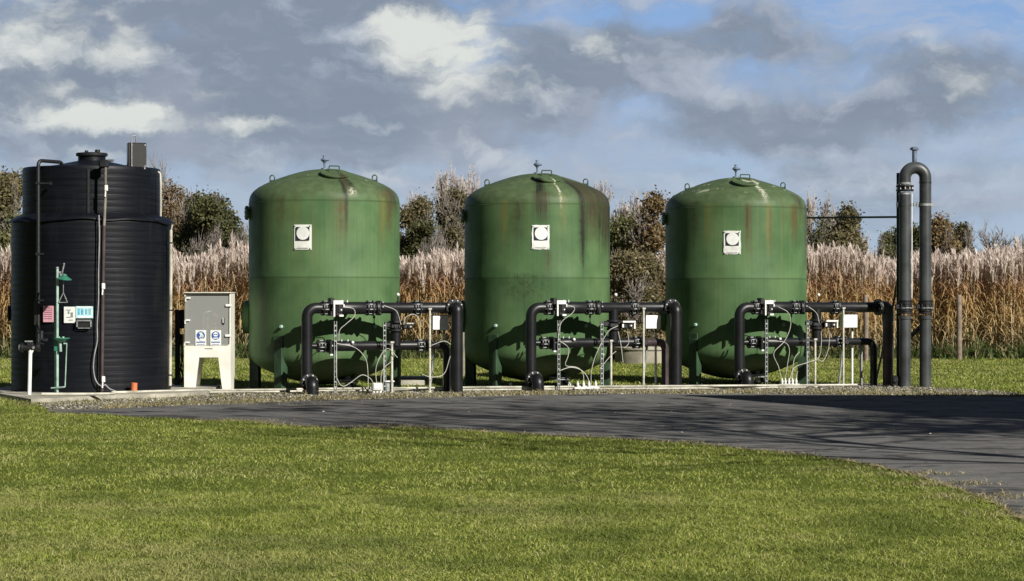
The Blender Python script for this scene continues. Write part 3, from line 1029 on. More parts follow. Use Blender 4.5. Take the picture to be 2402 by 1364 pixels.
def mp(i, px, py, n=2.02):             # a photo point on the manifold's plane, in the manifold's frame
    return L3(-.817 + (px - XR[i]) * SU[i], n, EYE - (py - HY) * DV[i] / F)


def actuator(root, c, upright=True, cap=True):
    """black valve motor in a white bracket"""
    b = MB()
    if upright:
        b.box(c, (.11, .13, .24), ch=.012); b.box(c + Vector((.01, -.075, .005)), (.075, .03, .13), ch=.006)
    else:
        b.box(c, (.21, .12, .10), ch=.012); b.box(c + Vector((.05, -.07, .0)), (.07, .03, .07), ch=.006)
    o = b.build('actuator', M['boxdark'], root)
    w = MB()
    if upright:
        w.box(c + Vector((-.03, -.077, .105)), (.17, .05, .065)); w.box(c + Vector((-.10, -.077, -.03)), (.025, .05, .20))
        w.box(c + Vector((.065, -.077, .05)), (.02, .05, .05)); w.disc(c + Vector((.02, -.10, -.02)), (0, -1, 0), .014, .02, 10); w.box(c + Vector((.02, -.09, -.115)), (.07, .04, .03))
    else:
        w.box(c + Vector((.02, -.06, .07)), (.24, .10, .03)); w.box(c + Vector((.13, -.07, .0)), (.025, .05, .11)); w.disc(c + Vector((.06, -.095, 0)), (0, -1, 0), .016, .02, 10)
        w.box(c + Vector((-.09, -.07, .0)), (.03, .04, .06))
    w.build('bracket', M['white'], o)
    return o


def manifold(i):
    root = thing('pipe_manifold', 'black flanged pipe manifold in front of the ' + WHO[i], 'pipework', mpos(i, 0, N0), A, 'pipe manifolds in front of the green tanks')
    zu, zl, ru, rl = 1.435, (.800, .825, .810)[i], .092, .076
    ur, nr = (1.74, 1.80, 2.17)[i], (2.06, 2.10, 1.82)[i]
    us, ns = (1.70, 1.79, 1.99)[i], 1.66
    X, Yv, Zv = Vector((1, 0, 0)), Vector((0, -1, 0)), Vector((0, 0, 1))
    H = M['hdpe']
    # upper run with the riser at its near end
    m = MB(); m.tube(rounded([L3(-.817, N0, .20), L3(-.817, N0, zu), L3(-.50, N0, zu)], .24, 10), ru, 24)
    m.build('riser', H, root)
    m = MB(); m.tube(rounded([L3(-.817, N0, .36), L3(-.817, N0, .20), L3(-.817, N0 + .14, .20)], .10, 8), ru * 1.02, 24); m.build('elbow', H, root)
    fl = MB()
    fl.disc(L3(-.817, N0 + .12, .205), Yv, .148, .035, 28); fl.disc(L3(-.817, N0 + .165, .205), Yv, .148, .035, 28)
    f = fl.build('flange', M['rubber'], root)
    bolt_ring(f, M['bolt'], L3(-.817, N0 + .185, .205), Yv, .122, 8, .0175, .03, .39)
    m = MB(); m.tube(rounded([L3(-.817, N0 + .17, .205), L3(-.817, N0 + .335, .205), L3(-.817, N0 + .335, -.06)], .13, 10), .106, 24); m.build('foot_elbow', H, root)
    # upper pipe run
    end = ur + (.0 if i < 2 else -.20)
    m = MB(); m.tube([L3(-.52, N0, zu), L3(-.30, N0, zu), L3(-.26, N0, zu), L3(-.22, N0, zu), L3(.18, N0, zu), L3(.20, N0, zu), L3(end, N0, zu)],
                     [ru, ru, ru * 1.14, ru * 1.14, ru * 1.14, ru, ru], 24)
    m.build('upper_pipe', H, root)
    for u in (-.50, .27, 1.10):
        fl = MB()
        for du in (-.045, .0, .045): fl.disc(L3(u + du, N0, zu), X, .128 if du else .118, .035, 24)
        if u == .27: fl.disc(L3(u + .13, N0, zu), X, .118, .05, 24)
        f = fl.build('flange', M['rubber'], root)
        bolt_ring(f, M['galv'], L3(u, N0, zu), X, .112, 8, .012, .17, .2)
    # butterfly valve bodies and air bolts on the reducer
    v = MB(); v.box(L3(-.40, N0, zu + .02), (.07, .16, .30), ch=.01); v.tube([L3(-.40, N0, zu), L3(-.40, N0 + .12, zu)], .03, 10); v.build('valve_body', M['rubber'], root)
    v = MB(); v.box(L3(.43, N0, zu), (.06, .20, .25), ch=.02); v.build('valve_body', M['rubber'], root)
    for p_, d_, r_ in ((L3(-.21, N0, zu + .115), Zv, .018), (L3(-.12, N0, zu + .115), Zv, .018), (L3(.47, N0 + .10, zu + .02), Yv, .018), (L3(.47, N0 + .10, zu + .095), Yv, .015)):
        bolt_ring(root, M['bolt'], p_, d_, 0, 1, r_, .05, name='air_bolt')
    actuator(root, L3(-.31, N0 + .13, zu - .01))
    # gauge ball on a stalk
    s_ = MB(); s_.tube([L3(.77, N0, zu + .08), L3(.77, N0, zu + .20)], .012, 8); s_.disc(L3(.77, N0, zu + .10), Zv, .03, .03, 10); st_ = s_.build('stalk', M['rubber'], root)
    s_ = MB(); s_.sphere(L3(.77, N0, zu + .225), .030, 12); s_.build('ball', M['white'], st_)
    # far riser
    if i < 2:
        fl = MB(); fl.disc(L3(ur, N0 + .07, zu + .005), Yv, .152, .035, 28); fl.disc(L3(ur, N0 + .115, zu + .005), Yv, .152, .035, 28)
        f = fl.build('flange', M['rubber'], root)
        bolt_ring(f, M['bolt'], L3(ur, N0 + .135, zu + .005), Yv, .126, 8, .0165, .03, .39)
        m = MB(); m.tube(rounded([L3(ur - .20, N0, zu), L3(ur, N0, zu), L3(ur, N0 + .10, zu)], .07, 6), ru * 1.02, 24); m.build('elbow', H, root)
        m = MB(); m.tube(rounded([L3(ur, N0 + .12, zu), L3(ur, nr, zu), L3(ur, nr, -.06)], .14, 10), .102, 24); m.build('far_riser', H, root)
    else:
        fl = MB(); fl.disc(L3(ur - .20, N0, zu), X, .148, .035, 28); fl.disc(L3(ur - .155, N0, zu), X, .148, .035, 28)
        f = fl.build('flange', M['rubber'], root)
        bolt_ring(f, M['bolt'], L3(ur - .178, N0, zu), X, .125, 8, .0165, .105, .2)
        m = MB(); m.tube(rounded([L3(ur - .16, N0, zu), L3(ur + .03, N0, zu), L3(ur + .03, N0, zu - .26)], .17, 10), .112, 24); m.build('elbow', M['hdpe_grey'], root)
        m = MB(); m.tube([L3(ur + .03, N0, zu - .24), L3(ur + .03, N0, -.06)], .098, 24); m.build('far_riser', M['maroon'], root)
    # lower run
    m = MB(); m.tube([L3(-.80, N0 - .02, zl), L3(-.38, N0 - .02, zl), L3(-.34, N0 - .02, zl), L3(-.30, N0 - .02, zl), L3(.0, N0 - .02, zl), L3(.03, N0 - .02, zl), L3(1.12, N0 - .02, zl)], [.05, .05, .07, .088, .088, rl, rl], 22)
    m.build('lower_pipe', H, root)
    for u in (-.57, 1.17):
        fl = MB()
        for du in (-.05, .0, .05): fl.disc(L3(u + du, N0 - .02, zl), X, .108 if du else .092, .03, 22)
        f = fl.build('flange', M['rubber'], root)
        bolt_ring(f, M['galv'], L3(u, N0 - .02, zl), X, .092, 8, .011, .16, .2)
    v = MB(); v.box(L3(-.44, N0, zl), (.08, .17, .22), ch=.02); v.build('valve_body', M['rubber'], root)
    v = MB(); v.box(L3(1.30, N0 - .02, zl), (.10, .17, .20), ch=.03); v.disc(L3(1.30, N0 + .08, zl), Yv, .05, .04, 14)
    v.build('valve_body', M['rubber'], root)
    for p_ in (L3(-.22, N0, zl + .09), L3(-.11, N0, zl + .09)): bolt_ring(root, M['bolt'], p_, Zv, 0, 1, .017, .05, name='air_bolt')
    b = MB(); b.sphere(L3(-.05, N0 + .085, zl + .06), .027); b.build('sight_ball', M['white'], root)
    c = L3(-.43, N0 + .12, zl - .02)
    a = MB(); a.box(c, (.075, .10, .22), ch=.01); ao = a.build('actuator', M['boxdark'], root)
    a = MB(); a.disc(c + Vector((.01, -.055, .03)), (0, -1, 0), .016, .02, 10); a.box(c + Vector((0, -.04, -.12)), (.075, .05, .025)); a.build('bracket', M['white'], ao)
    m = MB(); m.tube(rounded([L3(1.22, N0 - .02, zl), L3(us, ns, zl - .005), L3(us, ns, -.06)], .15, 10), .066, 20); m.build('drop_pipe', M['hdpe'] if i != 1 else M['maroon'], root)
    # crossover between the runs with its own valve
    m = MB(); m.tube([L3(.73, N0, zu), L3(.73, N0, zl)], .088, 22)
    m.build('crossover_pipe', H, root)
    v = MB(); v.disc(L3(.73, N0, 1.20), Zv, .125, .04, 22); v.box(L3(.71, N0, 1.13), (.20, .18, .11), ch=.03); v.disc(L3(.73, N0, 1.06), Zv, .125, .04, 22)
    v.box(L3(.58, N0, 1.15), (.14, .10, .10), ch=.02)
    v.build('valve_body', M['rubber'], root)
    if i: actuator(root, L3(.92, N0 + .10, 1.12), False)
    else:
        a = MB(); a.box(L3(.90, N0 + .08, 1.12), (.16, .10, .08), ch=.02); a.disc(L3(.93, N0 + .14, 1.12), Yv, .035, .05, 14); ao = a.build('actuator', M['rubber'], root)
        a = MB(); a.box(L3(.96, N0 + .10, 1.175), (.14, .03, .02)); a.disc(L3(.94, N0 + .17, 1.12), Yv, .016, .02, 10); a.build('bracket', M['cable'], ao)
    # stubs into the tank
    m = MB(); m.tube([L3(.0, N0, zu), L3(.0, 1.15, zu)], .085, 20); m.build('tank_stub', H, root)
    m = MB(); m.tube([L3(.32, N0, zl), L3(.32, 1.10, zl)], .075, 20); m.build('tank_stub', H, root)
    return root


for i in range(3): manifold(i)


def strut_post(i, u, n, h, label, slotted=True, w=.036, mat='galv', lean=0.0):
    root = thing('strut_post', label, 'post', mpos(i, u, n), A, 'steel strut posts holding the pipework')
    m = MB()
    d = Vector((lean, 0, h)).normalized()
    if slotted:
        m.box((-w * .55, 0, h / 2), (w * .22, w, h)); m.box((w * .55, 0, h / 2), (w * .22, w, h))
        k = 0
        while .04 + k * .085 < h:
            m.box((0, -w * .2, .04 + k * .085), (w * .88, w * .4, .022)); k += 1
    else:
        m.tube([(0, 0, -.02), (lean, 0, h)], w * .5, 8)
        m.box((0, 0, .01), (w * 2, w * 2, .02)); m.box((lean, 0, h), (w * 1.5, w * 1.5, .03))
    m.build('channel', M[mat], root)
    return root


for i in range(3):
    e = WHO[i]
    strut_post(i, -.385, 2.02, 1.22, 'slotted grey cable strut under the first valves at the ' + e)
    strut_post(i, (.47, .42, .44)[i], 2.02, 1.20, 'slotted grey strut before the crossover pipe at the ' + e)
    strut_post(i, .61, 1.99, .86, 'pale square strut holding the lower pipe at the ' + e, False, .040, 'post')
    strut_post(i, (1.29, 1.24, 1.20)[i], 1.96, 1.42, 'tall pale post crossing the upper pipe at the ' + e, False, .038, 'post')
    strut_post(i, (1.40, 1.37, 1.30)[i], 1.60, .80, 'short leaning prop under the lower pipe at the ' + e, False, .045, 'galv', .10)
    strut_post(i, .50, 1.88, .62, 'short pale rod beside the slotted strut at the ' + e, False, .028, 'cable')
    # junction box on its post
    u = (1.60, 1.56, 1.50)[i]
    r = thing('junction_box', 'white junction box on a post behind the pipes at the ' + e, 'junction box', mpos(i, u - .05, 1.70), A, 'white junction boxes behind the pipework')
    m = MB(); m.box((0, 0, 1.185), (.30, .13, .26), ch=.012); m.box((0, -.07, 1.185), (.285, .012, .245), ch=.005); m.build('enclosure', M['white'], r)
    m = MB(); m.tube([(.10, .05, -.02), (.10, .05, 1.06)], .022, 8); m.tube([(-.10, .05, 1.08), (-.10, .05, 1.36)], .012, 6); m.build('post', M['white'], r)
    for k in (-.08, 0, .08): MB().tube([(k, 0, 1.06), (k, 0, .99)], .014, 8).build('gland', M['rubber'], r)

CABLES = {
    0: [('from the upper actuator', [(796, 721), (818, 725), (820, 742), (801, 760), (786, 775), (784, 800)]), ('from the lower actuator', [(780, 806), (820, 815), (845, 840), (851, 870), (852, 912)]),
        ('sagging below the lower valve', [(779, 800), (778, 870), (783, 895), (795, 906), (815, 895), (838, 880), (858, 890), (866, 908)]), ('from the second valve', [(888, 717), (915, 728), (924, 745), (928, 762)]),
        ('arching beside the crossover', [(935, 762), (940, 745), (958, 738), (972, 750), (975, 768)]), ('rising behind the slotted strut', [(872, 906), (870, 865), (884, 830), (900, 819), (920, 840)]),
        ('short and curved by the ground box', [(881, 908), (885, 870), (910, 846)]), ('over the far lower valve', [(1000, 812), (1030, 802), (1046, 810)]), ('hanging below the drop pipe', [(1045, 838), (1030, 880), (1000, 887), (978, 880)])],
    1: [('from the upper actuator', [(1318, 717), (1335, 722), (1330, 735), (1305, 755), (1298, 780), (1297, 802)]), ('twisting from the lower actuator', [(1300, 800), (1320, 815), (1320, 835), (1314, 857), (1340, 862), (1355, 875), (1358, 903)]),
        ('low between strut and glands', [(1298, 870), (1325, 862), (1350, 868), (1366, 885), (1370, 903)]), ('sweeping from the crossover actuator', [(1440, 765), (1415, 780), (1388, 830), (1376, 870), (1375, 903)]),
        ('short and sloping by the strut', [(1396, 866), (1420, 838), (1435, 825)]), ('hanging under the crossover actuator', [(1440, 778), (1447, 810), (1452, 852)]), ('hooked under the bracket', [(1462, 778), (1466, 805), (1455, 818)])],
    2: [('snaking from the upper actuator', [(1814, 720), (1840, 735), (1845, 765), (1830, 800), (1803, 828), (1815, 860), (1824, 895)]), ('from the lower actuator', [(1790, 799), (1830, 803), (1842, 820), (1838, 850), (1831, 892)]),
        ('dropping straight to the glands', [(1868, 825), (1855, 840), (1850, 870), (1849, 893)]), ('looping under the crossover actuator', [(1842, 892), (1855, 862), (1890, 850), (1915, 840), (1922, 810), (1922, 778)]),
        ('from the second valve', [(1890, 720), (1910, 735), (1917, 757)]), ('hanging in a wide curve', [(1944, 778), (1940, 820), (1925, 848), (1905, 835)]), ('stub rising from the last gland', [(1859, 893), (1860, 880), (1863, 870)])],
}
for i in range(3):
    for what, pts in CABLES[i]:
        zs = [tuple(mp(i, x, y, 2.06)) for x, y in pts]
        o = MB().tube(spline(zs, 5), .0063, 7).build('cable', M['cable'], None, 60)
        o.location = mpos(i, 0, N0); o.rotation_euler = (0, 0, A)
        tag(o, 'white cable %s at the %s' % (what, e if False else WHO[i]), 'cable', 'white cables on the pipework')

# cable glands and ground boxes on the conduits
for i, pxs in ((1, (1343, 1357, 1370, 1386)), (2, (1824, 1832, 1841, 1850, 1859))):
    r = thing('gland_rail', ('four' if i == 1 else 'five') + ' upright white cable glands on a rail at the ' + WHO[i], 'cable glands', mpos(i, 0, N0), A, 'rails of cable glands')
    a, b = mp(i, pxs[0] - 8, 907, 2.06), mp(i, pxs[-1] + 8, 907, 2.06)
    a.z = b.z = .045
    MB().tube([a, b], .022, 10).build('rail', M['white'], r)
    for x in pxs:
        p = mp(i, x, 905, 2.06)
        MB().lathe([(0, 0), (.021, 0), (.021, .05), (.026, .052), (.026, .075), (.015, .08), (.010, .12), (0, .12)], (p.x, p.y, .05), seg=10).build('gland', M['white'], r)
p = mp(0, 873, 903, 2.04)
r = thing('valve_box', 'small white moulded valve box on the ground conduits', 'valve box', mpos(0, p.x, 2.04), A)
m = MB(); m.box((0, 0, .12), (.17, .12, .13), ch=.015); m.box((0, -.062, .13), (.14, .012, .09), ch=.004); m.build('housing', M['white'], r)
m = MB()
for k in (-.06, 0, .06): m.disc((k, -.01, .035), (0, 0, 1), .024, .06, 10)
m.build('feet', M['white'], r)
p = mp(0, 907, 904, 1.9)
r = thing('valve_box', 'squat pale valve box next to the square strut', 'valve box', mpos(0, p.x, 1.9), A)
m = MB(); m.box((0, 0, .10), (.14, .12, .17), ch=.02); m.build('housing', M['galv'], r)
m = MB(); m.box((.0, -.01, .20), (.16, .13, .03), ch=.01); m.build('lid', M['white'], r)

# duct covers behind the first manifold
for (x0, x1, y0, y1, lab) in ((931, 1000, 892, 899, 'pale concrete duct cover behind the first manifold, farther slab'), (936, 998, 903, 907, 'pale concrete duct cover close behind the ground conduits')):
    cx, Y = ground_pt((x0 + x1) / 2, (y0 + y1) / 2)
    w = (x1 - x0) * Y / F
    o = MB().box((0, 0, .05), (w, .55 if y0 < 900 else .25, .10), ch=.012).build('duct_cover', M['concrete'], None)
    o.location = (cx, Y, 0); o.rotation_euler = (0, 0, math.radians(8))
    tag(o, lab, 'slab', 'concrete duct covers')

# long white conduits on the ground
cp = lambda px, py, z: (*ground_pt(px, py, z), z)
for k, (lab, pts, r_) in enumerate([
        ('upper long white conduit running below all three tanks', [(262, 921, .10), (420, 917, .08), (640, 914.5, .07), (760, 912.5, .07), (960, 911, .07), (1130, 909, .07), (1240, 908.5, .07), (1420, 907, .07), (1600, 906, .07), (1740, 905, .07), (1900, 904, .06), (2010, 903, .05)], .019),
        ('lower long white conduit running along the gravel', [(290, 924, .05), (430, 921, .04), (640, 919, .03), (760, 917, .03), (960, 916, .03), (1130, 915, .03), (1240, 914, .03), (1420, 912.5, .03), (1600, 911.5, .03), (1740, 910, .03), (1890, 909, .03)], .019),
        ('white conduit lying on the concrete base of the black tank', [(98, 925, .11), (180, 925, .11), (268, 924, .11)], .022)]):
    o = MB().tube(spline([cp(*p) for p in pts], 6), r_, 8).build('conduit', M['conduit'], None, 60)
    tag(o, lab, 'conduit', 'white ground conduits')
# little clips standing on the conduits
for k, (px, py) in enumerate([(816, 913), (1198, 911), (1336, 910)]):
    x, y = ground_pt(px, py, .03)
    m = MB(); m.box((0, -.02, .05), (.05, .12, .12)); m.box((0, -.02, .115), (.03, .14, .02))
    o = m.build('conduit_clip', M['white'], None); o.location = (x, y, 0)
    tag(o, ('pale clip across the conduits in front of the first manifold', 'pale clip across the conduits left of the middle manifold foot'.replace('left of', 'just before'), 'pale clip across the conduits near the four glands')[k], 'clip', 'conduit clips')

# ------------------------------------------------------------------ black storage tank
BX, BY = -7.0, 38.35
slab_poly = [(-8.75, 38.9), (-8.25, 36.9), (-7.25, 34.7), (-6.25, 36.35), (-5.4, 36.75), (-5.0, 37.6), (-5.1, 40.3), (-8.6, 40.4)]
m = MB()
n = len(slab_poly)
m.add([(x, y, -.02) for x, y in slab_poly] + [(x, y, .08) for x, y in slab_poly], [tuple(range(n - 1, -1, -1)), tuple(range(n, 2 * n))] + [(k, (k + 1) % n, n + (k + 1) % n, n + k) for k in range(n)])
o = m.build('concrete_slab', M['concrete'], None); o['kind'] = 'structure'; o['label'] = 'pale concrete base slab under the black tank'; o['category'] = 'slab'

bt = thing('storage_tank', 'black ribbed plastic storage tank with stepped upper section', 'tank', (BX, BY, .08))
R0, R1 = 1.312, 1.131
prof = [(R0 - .02, 0), (R0, .015)]
z = .05; rr = random.Random(3)
while z < 2.74:
    h = .098 + rr.uniform(-.012, .012)
    prof += [(R0 - .0012, z), (R0 + .0006, z + .014), (R0 + .001, z + h * .5), (R0 + .0006, z + h - .014)]
    z += h
prof += [(R0 - .004, z), (R0 - .01, 2.80), (1.10, 2.80)]
m = MB(); m.lathe(prof, seg=112); m.build('lower_barrel', M['blacktank'], bt, 50)
prof = [(R1 - .02, 2.78)]
z = 2.9
prof += [(R1, 2.88)]
while z < 3.58:
    h = .098 + rr.uniform(-.012, .012)
    prof += [(R1 - .0012, z), (R1 + .0006, z + .014), (R1 + .001, z + h * .5), (R1 + .0006, z + h - .014)]
    z += h
prof += [(R1, 3.655), (R1 - .012, 3.672), (.95, 3.68), (.62, 3.72), (.42, 3.765), (.25, 3.80), (0, 3.80)]
m = MB(); m.lathe(prof, seg=112); m.build('upper_barrel', M['blacktank'], bt, 50)
# the loose, slightly buckled collar over the step
sk = MB()
seg = 96
prof = [(R1 + .004, 2.905), (R1 + .05, 2.885), (R0 - .03, 2.835), (R0 + .035, 2.80), (R0 + .04, 2.775), (R0 + .02, 2.77), (R0 - .04, 2.80)]
sk.lathe(prof, seg=seg)
vs = []
for idx, (x, y, zz) in enumerate(sk.v):
    a = math.atan2(x, -y); r = math.hypot(x, y)
    wob = .018 * math.sin(a * 3 + .6) + .013 * math.sin(a * 7 + 1.9) + .008 * math.sin(a * 13)
    k = max(0, min(1, (r - R1) / (R0 - R1)))
    vs.append((x, y, zz + wob * k))
sk.v = vs
sk.build('collar', M['blacktank'], bt, 60)
m = MB(); m.lathe([(.235, 3.75), (.227, 3.80), (.227, 3.89)], seg=40); nk = m.build('hatch_neck', M['blacktank'], bt)
m = MB(); m.lathe([(.20, 3.885), (.258, 3.885), (.262, 3.90), (.262, 3.925), (.25, 3.937), (.1, 3.95), (0, 3.95)], seg=40)
m.disc((-.07, -.1, 3.96), (0, 0, 1), .03, .03, 12); m.disc((.11, -.08, 3.965), (0, 0, 1), .045, .05, 14)
m.build('hatch_lid', M['rubber'], bt)
a = math.radians(-86)
p = Vector((math.sin(a), -math.cos(a), 0))
m = MB(); m.tube([p * 1.25 + Vector((0, 0, 1.27)), p * 1.37 + Vector((0, 0, 1.27))], .09, 16); m.disc(p * 1.355 + Vector((0, 0, 1.27)), p, .13, .04, 18); m.build('side_nozzle', M['rubber'], bt)
# vertical weld strip
m = MB(); m.box((.155, -R1 - .003, 3.24), (.035, .02, .74), math.radians(7)); m.build('weld_strip', M['rubber'], bt)


def on_black(px, py, R, extra=.02):
    """a point just off the black tank's wall seen at this photo position, in the tank's frame"""
    Y = BY - R
    for _ in range(6):
        x = (px - CX) * Y / F - BX
        x = max(-R * .999, min(R * .999, x))
        Y = BY - math.sqrt(max(0, (R + extra) ** 2 - x * x))
    q = at(px, py, Y)
    return Vector((q[0] - BX, q[1] - BY, q[2] - .08))


def free_thing(name, label, cat, base, rz=0, group=None):
    return thing(name, label, cat, base, rz, group)


# black inverted-U filling pipe
b0 = on_black(91, 815, R0, .07)
r = free_thing('filling_pipe', 'thin black inverted U pipe climbing the shaded side of the black tank', 'pipe', (BX, BY, .08))
yy = b0.y
t0 = on_black(90, 374, R0, .07); xx = t0.x
tz = at(90, 377, BY + yy)[2] - .08
m = MB(); m.tube(rounded([(xx, yy, .78), (xx, yy, tz), (xx + .295, yy + .50, tz), (xx + .295, yy + .50, tz - .2)], [.08, .08], 6), .030, 12)
m.build('pipe', M['rubber'], r)
m = MB(); m.disc((xx + .295, yy + .50, tz - .155), (0, 0, 1), .075, .05, 14); m.build('flange', M['rubber'], r)
for py in (430, 596, 705):
    q = on_black(100, py, R0, .05); z_ = at(100, py, BY + yy)[2] - .08
    m = MB(); m.box((xx + .07, yy + .05, z_), (.22, .02, .02)); m.box((xx + .19, yy + .08, z_), (.03, .06, .05)); m.box((xx, yy, z_), (.075, .075, .035))
    m.build('pipe_clamp', M['rubber'], r)
m = MB(); m.box((xx - .035, yy - .02, 1.28), (.055, .05, .40), ch=.01); m.build('guard_sleeve', M['boxpanel'], r)

# white standpipe with a black valve
sx, sy = ground_pt(71, 926, .08)
r = free_thing('standpipe', 'white plastic standpipe with black valve beside the emergency shower', 'pipe', (sx, sy, .08))
m = MB(); m.tube([(-.015, 0, 0), (.0, 0, .68)], .031, 14); m.tube([(0, 0, .66), (.03, 0, .72)], .036, 12); m.build('post', M['white'], r)
m = MB(); m.tube([(-.14, 0, .74), (.16, .0, .74)], .045, 14); m.disc((-.13, 0, .74), (1, 0, 0), .075, .05, 16); m.disc((.13, 0, .74), (1, 0, 0), .07, .05, 16); m.box((0, 0, .79), (.11, .10, .08), ch=.02)
m.tube([(.13, 0, .74), (.15, .12, .86), (.15, .14, 1.0)], .03, 10); m.box((.22, .05, .86), (.09, .07, .05), ch=.01); m.tube([(.1, 0, .8), (.22, -.02, .80)], .015, 8)
v = m.build('valve', M['rubber'], r)
m = MB(); m.box((-.02, -.01, .84), (.12, .04, .02)); m.disc((-.165, -.01, .74), (1, 0, 0), .05, .015, 14); m.disc((.06, -.06, .74), (0, 1, 0), .022, .02, 10); m.build('trim', M['galv'], v)

# central brown downpipe with its clamps and the grey cable beside it
r = free_thing('level_pipe', 'brown vertical pipe strapped up the front of the black tank', 'pipe', (BX, BY, .08))
yb = on_black(239, 900, R0, .07); yt = on_black(246, 450, R0, .07)
zt = at(246, 378, BY + yb.y)[2] - .08; zm = at(246, 530, BY + yb.y)[2] - .08
m = MB(); m.tube([(yb.x, yb.y, .02), (yb.x + .015, yb.y, 1.6), (yb.x + .035, yb.y, zm)], .030, 12); m.build('lower_pipe', M['maroon'], r)
m = MB(); m.tube([(yb.x + .035, yb.y, zm - .02), (yb.x + .055, yb.y, zm + .45), (yb.x + .06, yb.y, zt)], .024, 12); m.tube([(yb.x + .06, yb.y, zt), (yb.x + .03, yb.y + .85, zt + .06)], .022, 10); m.build('upper_pipe', M['lightpipe'], r)
m = MB(); m.tube([(yb.x - .055, yb.y + .03, .03), (yb.x - .035, yb.y + .03, 2.70)], .022, 10); m.build('conduit', M['rubber'], r)
for py in (442, 672, 890):
    z_ = at(240, py, BY + yb.y)[2] - .08
    dx = .03 if py > 500 else .075
    m = MB(); m.box((yb.x + dx, yb.y - .035, z_), (.055, .045, .10), ch=.01); m.tube([(yb.x + dx - .01, yb.y - .04, z_ - .05), (yb.x + dx - .015, yb.y - .05, z_ - .14)], .012, 8); m.build('pipe_clip', M['white'], r)
m = MB(); m.box((yb.x + .03, yb.y + .02, zt - .05), (.16, .12, .14), ch=.03); m.build('end_cap', M['rubber'], r)
cpts = [(232, 505), (233, 560), (231, 640), (231, 700), (228, 760), (228, 800), (222, 830), (219, 860), (222, 885), (229, 900), (238, 906), (243, 905), (247, 903), (256, 912), (268, 917), (276, 920)]
pts = [at(x, y, BY + yb.y - .04) for x, y in cpts]
o = MB().tube(spline(pts, 4), .011, 7).build('cable', M['greycable'], None, 60)
tag(o, 'thin grey cable looping beside the brown pipe on the black tank', 'cable')

# white overflow pipe on the sunlit edge
r = free_thing('overflow_pipe', 'narrow white pipe down the sunlit edge of the black tank', 'pipe', (BX, BY, .08))
Yo = BY - .35
a_ = lambda x, y: Vector((at(x, y, Yo)[0] - BX, -.35, at(x, y, Yo)[2] - .08))
m = MB(); m.tube([a_(401, 540), a_(400.5, 700), a_(399, 905)], .026, 10); m.tube([a_(401, 545), a_(404, 528)], .012, 8); m.build('lower_pipe', M['conduit'], r)
m = MB(); m.tube([a_(371, 403), a_(376, 408), a_(377, 430), a_(377, 508)], .016, 8); m.build('upper_pipe', M['conduit'], r)
for y_ in (570, 728, 880):
    q = a_(400.5, y_); m = MB(); m.box(q + Vector((-.01, -.0, 0)), (.075, .06, .02)); m.build('pipe_clip', M['rubber'], r)

# control box on the tank roof
q = at(321, 397, BY - .55)
r = free_thing('control_box', 'black control box on top of the black tank', 'box', (q[0], q[1], q[2] - .02), math.radians(17))
m = MB(); m.box((0, .03, .235), (.30, .17, .43), ch=.01); m.box((-.12, .04, .01), (.035, .12, .10)); m.box((.10, .04, .01), (.035, .12, .10)); m.build('enclosure', M['boxdark'], r)
m = MB(); m.box((.02, -.062, .235), (.25, .014, .39), ch=.004); pn = m.build('door_panel', M['boxpanel'], r)
m = MB()
for sx_ in (-.09, .125):
    for sz_ in (.065, .41): m.disc((sx_, -.072, sz_), (0, -1, 0), .011, .012, 10)
m.build('screws', M['bolt'], pn)
m = MB(); m.tube(rounded([(-.095, -.075, .06), (-.095, -.075, .56), (-.02, -.075, .56), (-.02, -.03, .44)], .02, 4), .010, 8); m.build('cable_loop', M['greycable'], r)
m = MB(); m.box((0, -.06, .03), (.26, .02, .025)); m.tube([(.03, -.05, .005), (.08, -.06, .005)], .02, 8); m.build('rail', M['galv'], r)
m = MB(); m.disc((-.17, .0, .05), (1, 0, 0), .035, .05, 12); m.build('gland', M['rubber'], r)

# emergency shower
sx, sy = ground_pt(134.5, 925, .08)
r = free_thing('emergency_shower', 'pale green emergency shower and eyewash post by the black tank', 'shower', (sx, sy, .08))
k = sy / F
zz = lambda y: EYE - (y - HY) * k - .08
ux = lambda x: (x - 134.5) * k
m = MB(); m.tube([(0, 0, 0), (0, 0, zz(630))], .022, 12); m.disc((0, 0, .012), (0, 0, 1), .085, .024, 16); m.build('post', M['shower_green'], r)
m = MB(); m.tube([(ux(129), .03, 0), (ux(129), .03, zz(718))], .012, 8); m.build('supply_pipe', M['shower_green'], r)
m = MB(); m.tube([(0, 0, zz(640)), (ux(143), -.0, zz(640))], .020, 10); m.sphere((0, 0, zz(630)), .028); m.tube([(ux(146), 0, zz(640)), (ux(150), 0, zz(622))], .012, 8); m.sphere((ux(150), 0, zz(620)), .018); m.box((ux(146), -.02, zz(645)), (.06, .05, .04)); m.build('shower_arm', M['galv'], r)
m = MB(); c = (ux(151), -.02, zz(655)); m.lathe([(0, .08), (.03, .08), (.045, .05), (.10, .015), (.125, 0), (.12, -.008), (0, -.008)], c, (.12, -.1, 1), 24); m.build('shower_head', M['shower_dark'], r)
m = MB(); m.tube([(ux(149.5), -.03, zz(655)), (ux(149.5), -.03, zz(687))], .006, 6)
m.tube(rounded([(ux(149.5), -.03, zz(687)), (ux(159), -.03, zz(710)), (ux(138.5), -.03, zz(710)), (ux(149.5), -.03, zz(687))], .004, 2), .008, 6); m.build('pull_handle', M['galv'], r)
m = MB(); c = (ux(146), -.06, zz(803)); m.lathe([(0, 0), (.05, 0), (.09, .025), (.13, .055), (.132, .07), (.12, .07), (.08, .035), (0, .02)], c, (0, 0, 1), 24); m.tube([(0, 0, zz(800)), (ux(146), -.06, zz(802))], .02, 10)
m.box((ux(131), 0, zz(812)), (.06, .06, .17), ch=.01); m.build('eyewash_bowl', M['shower_dark'], r)
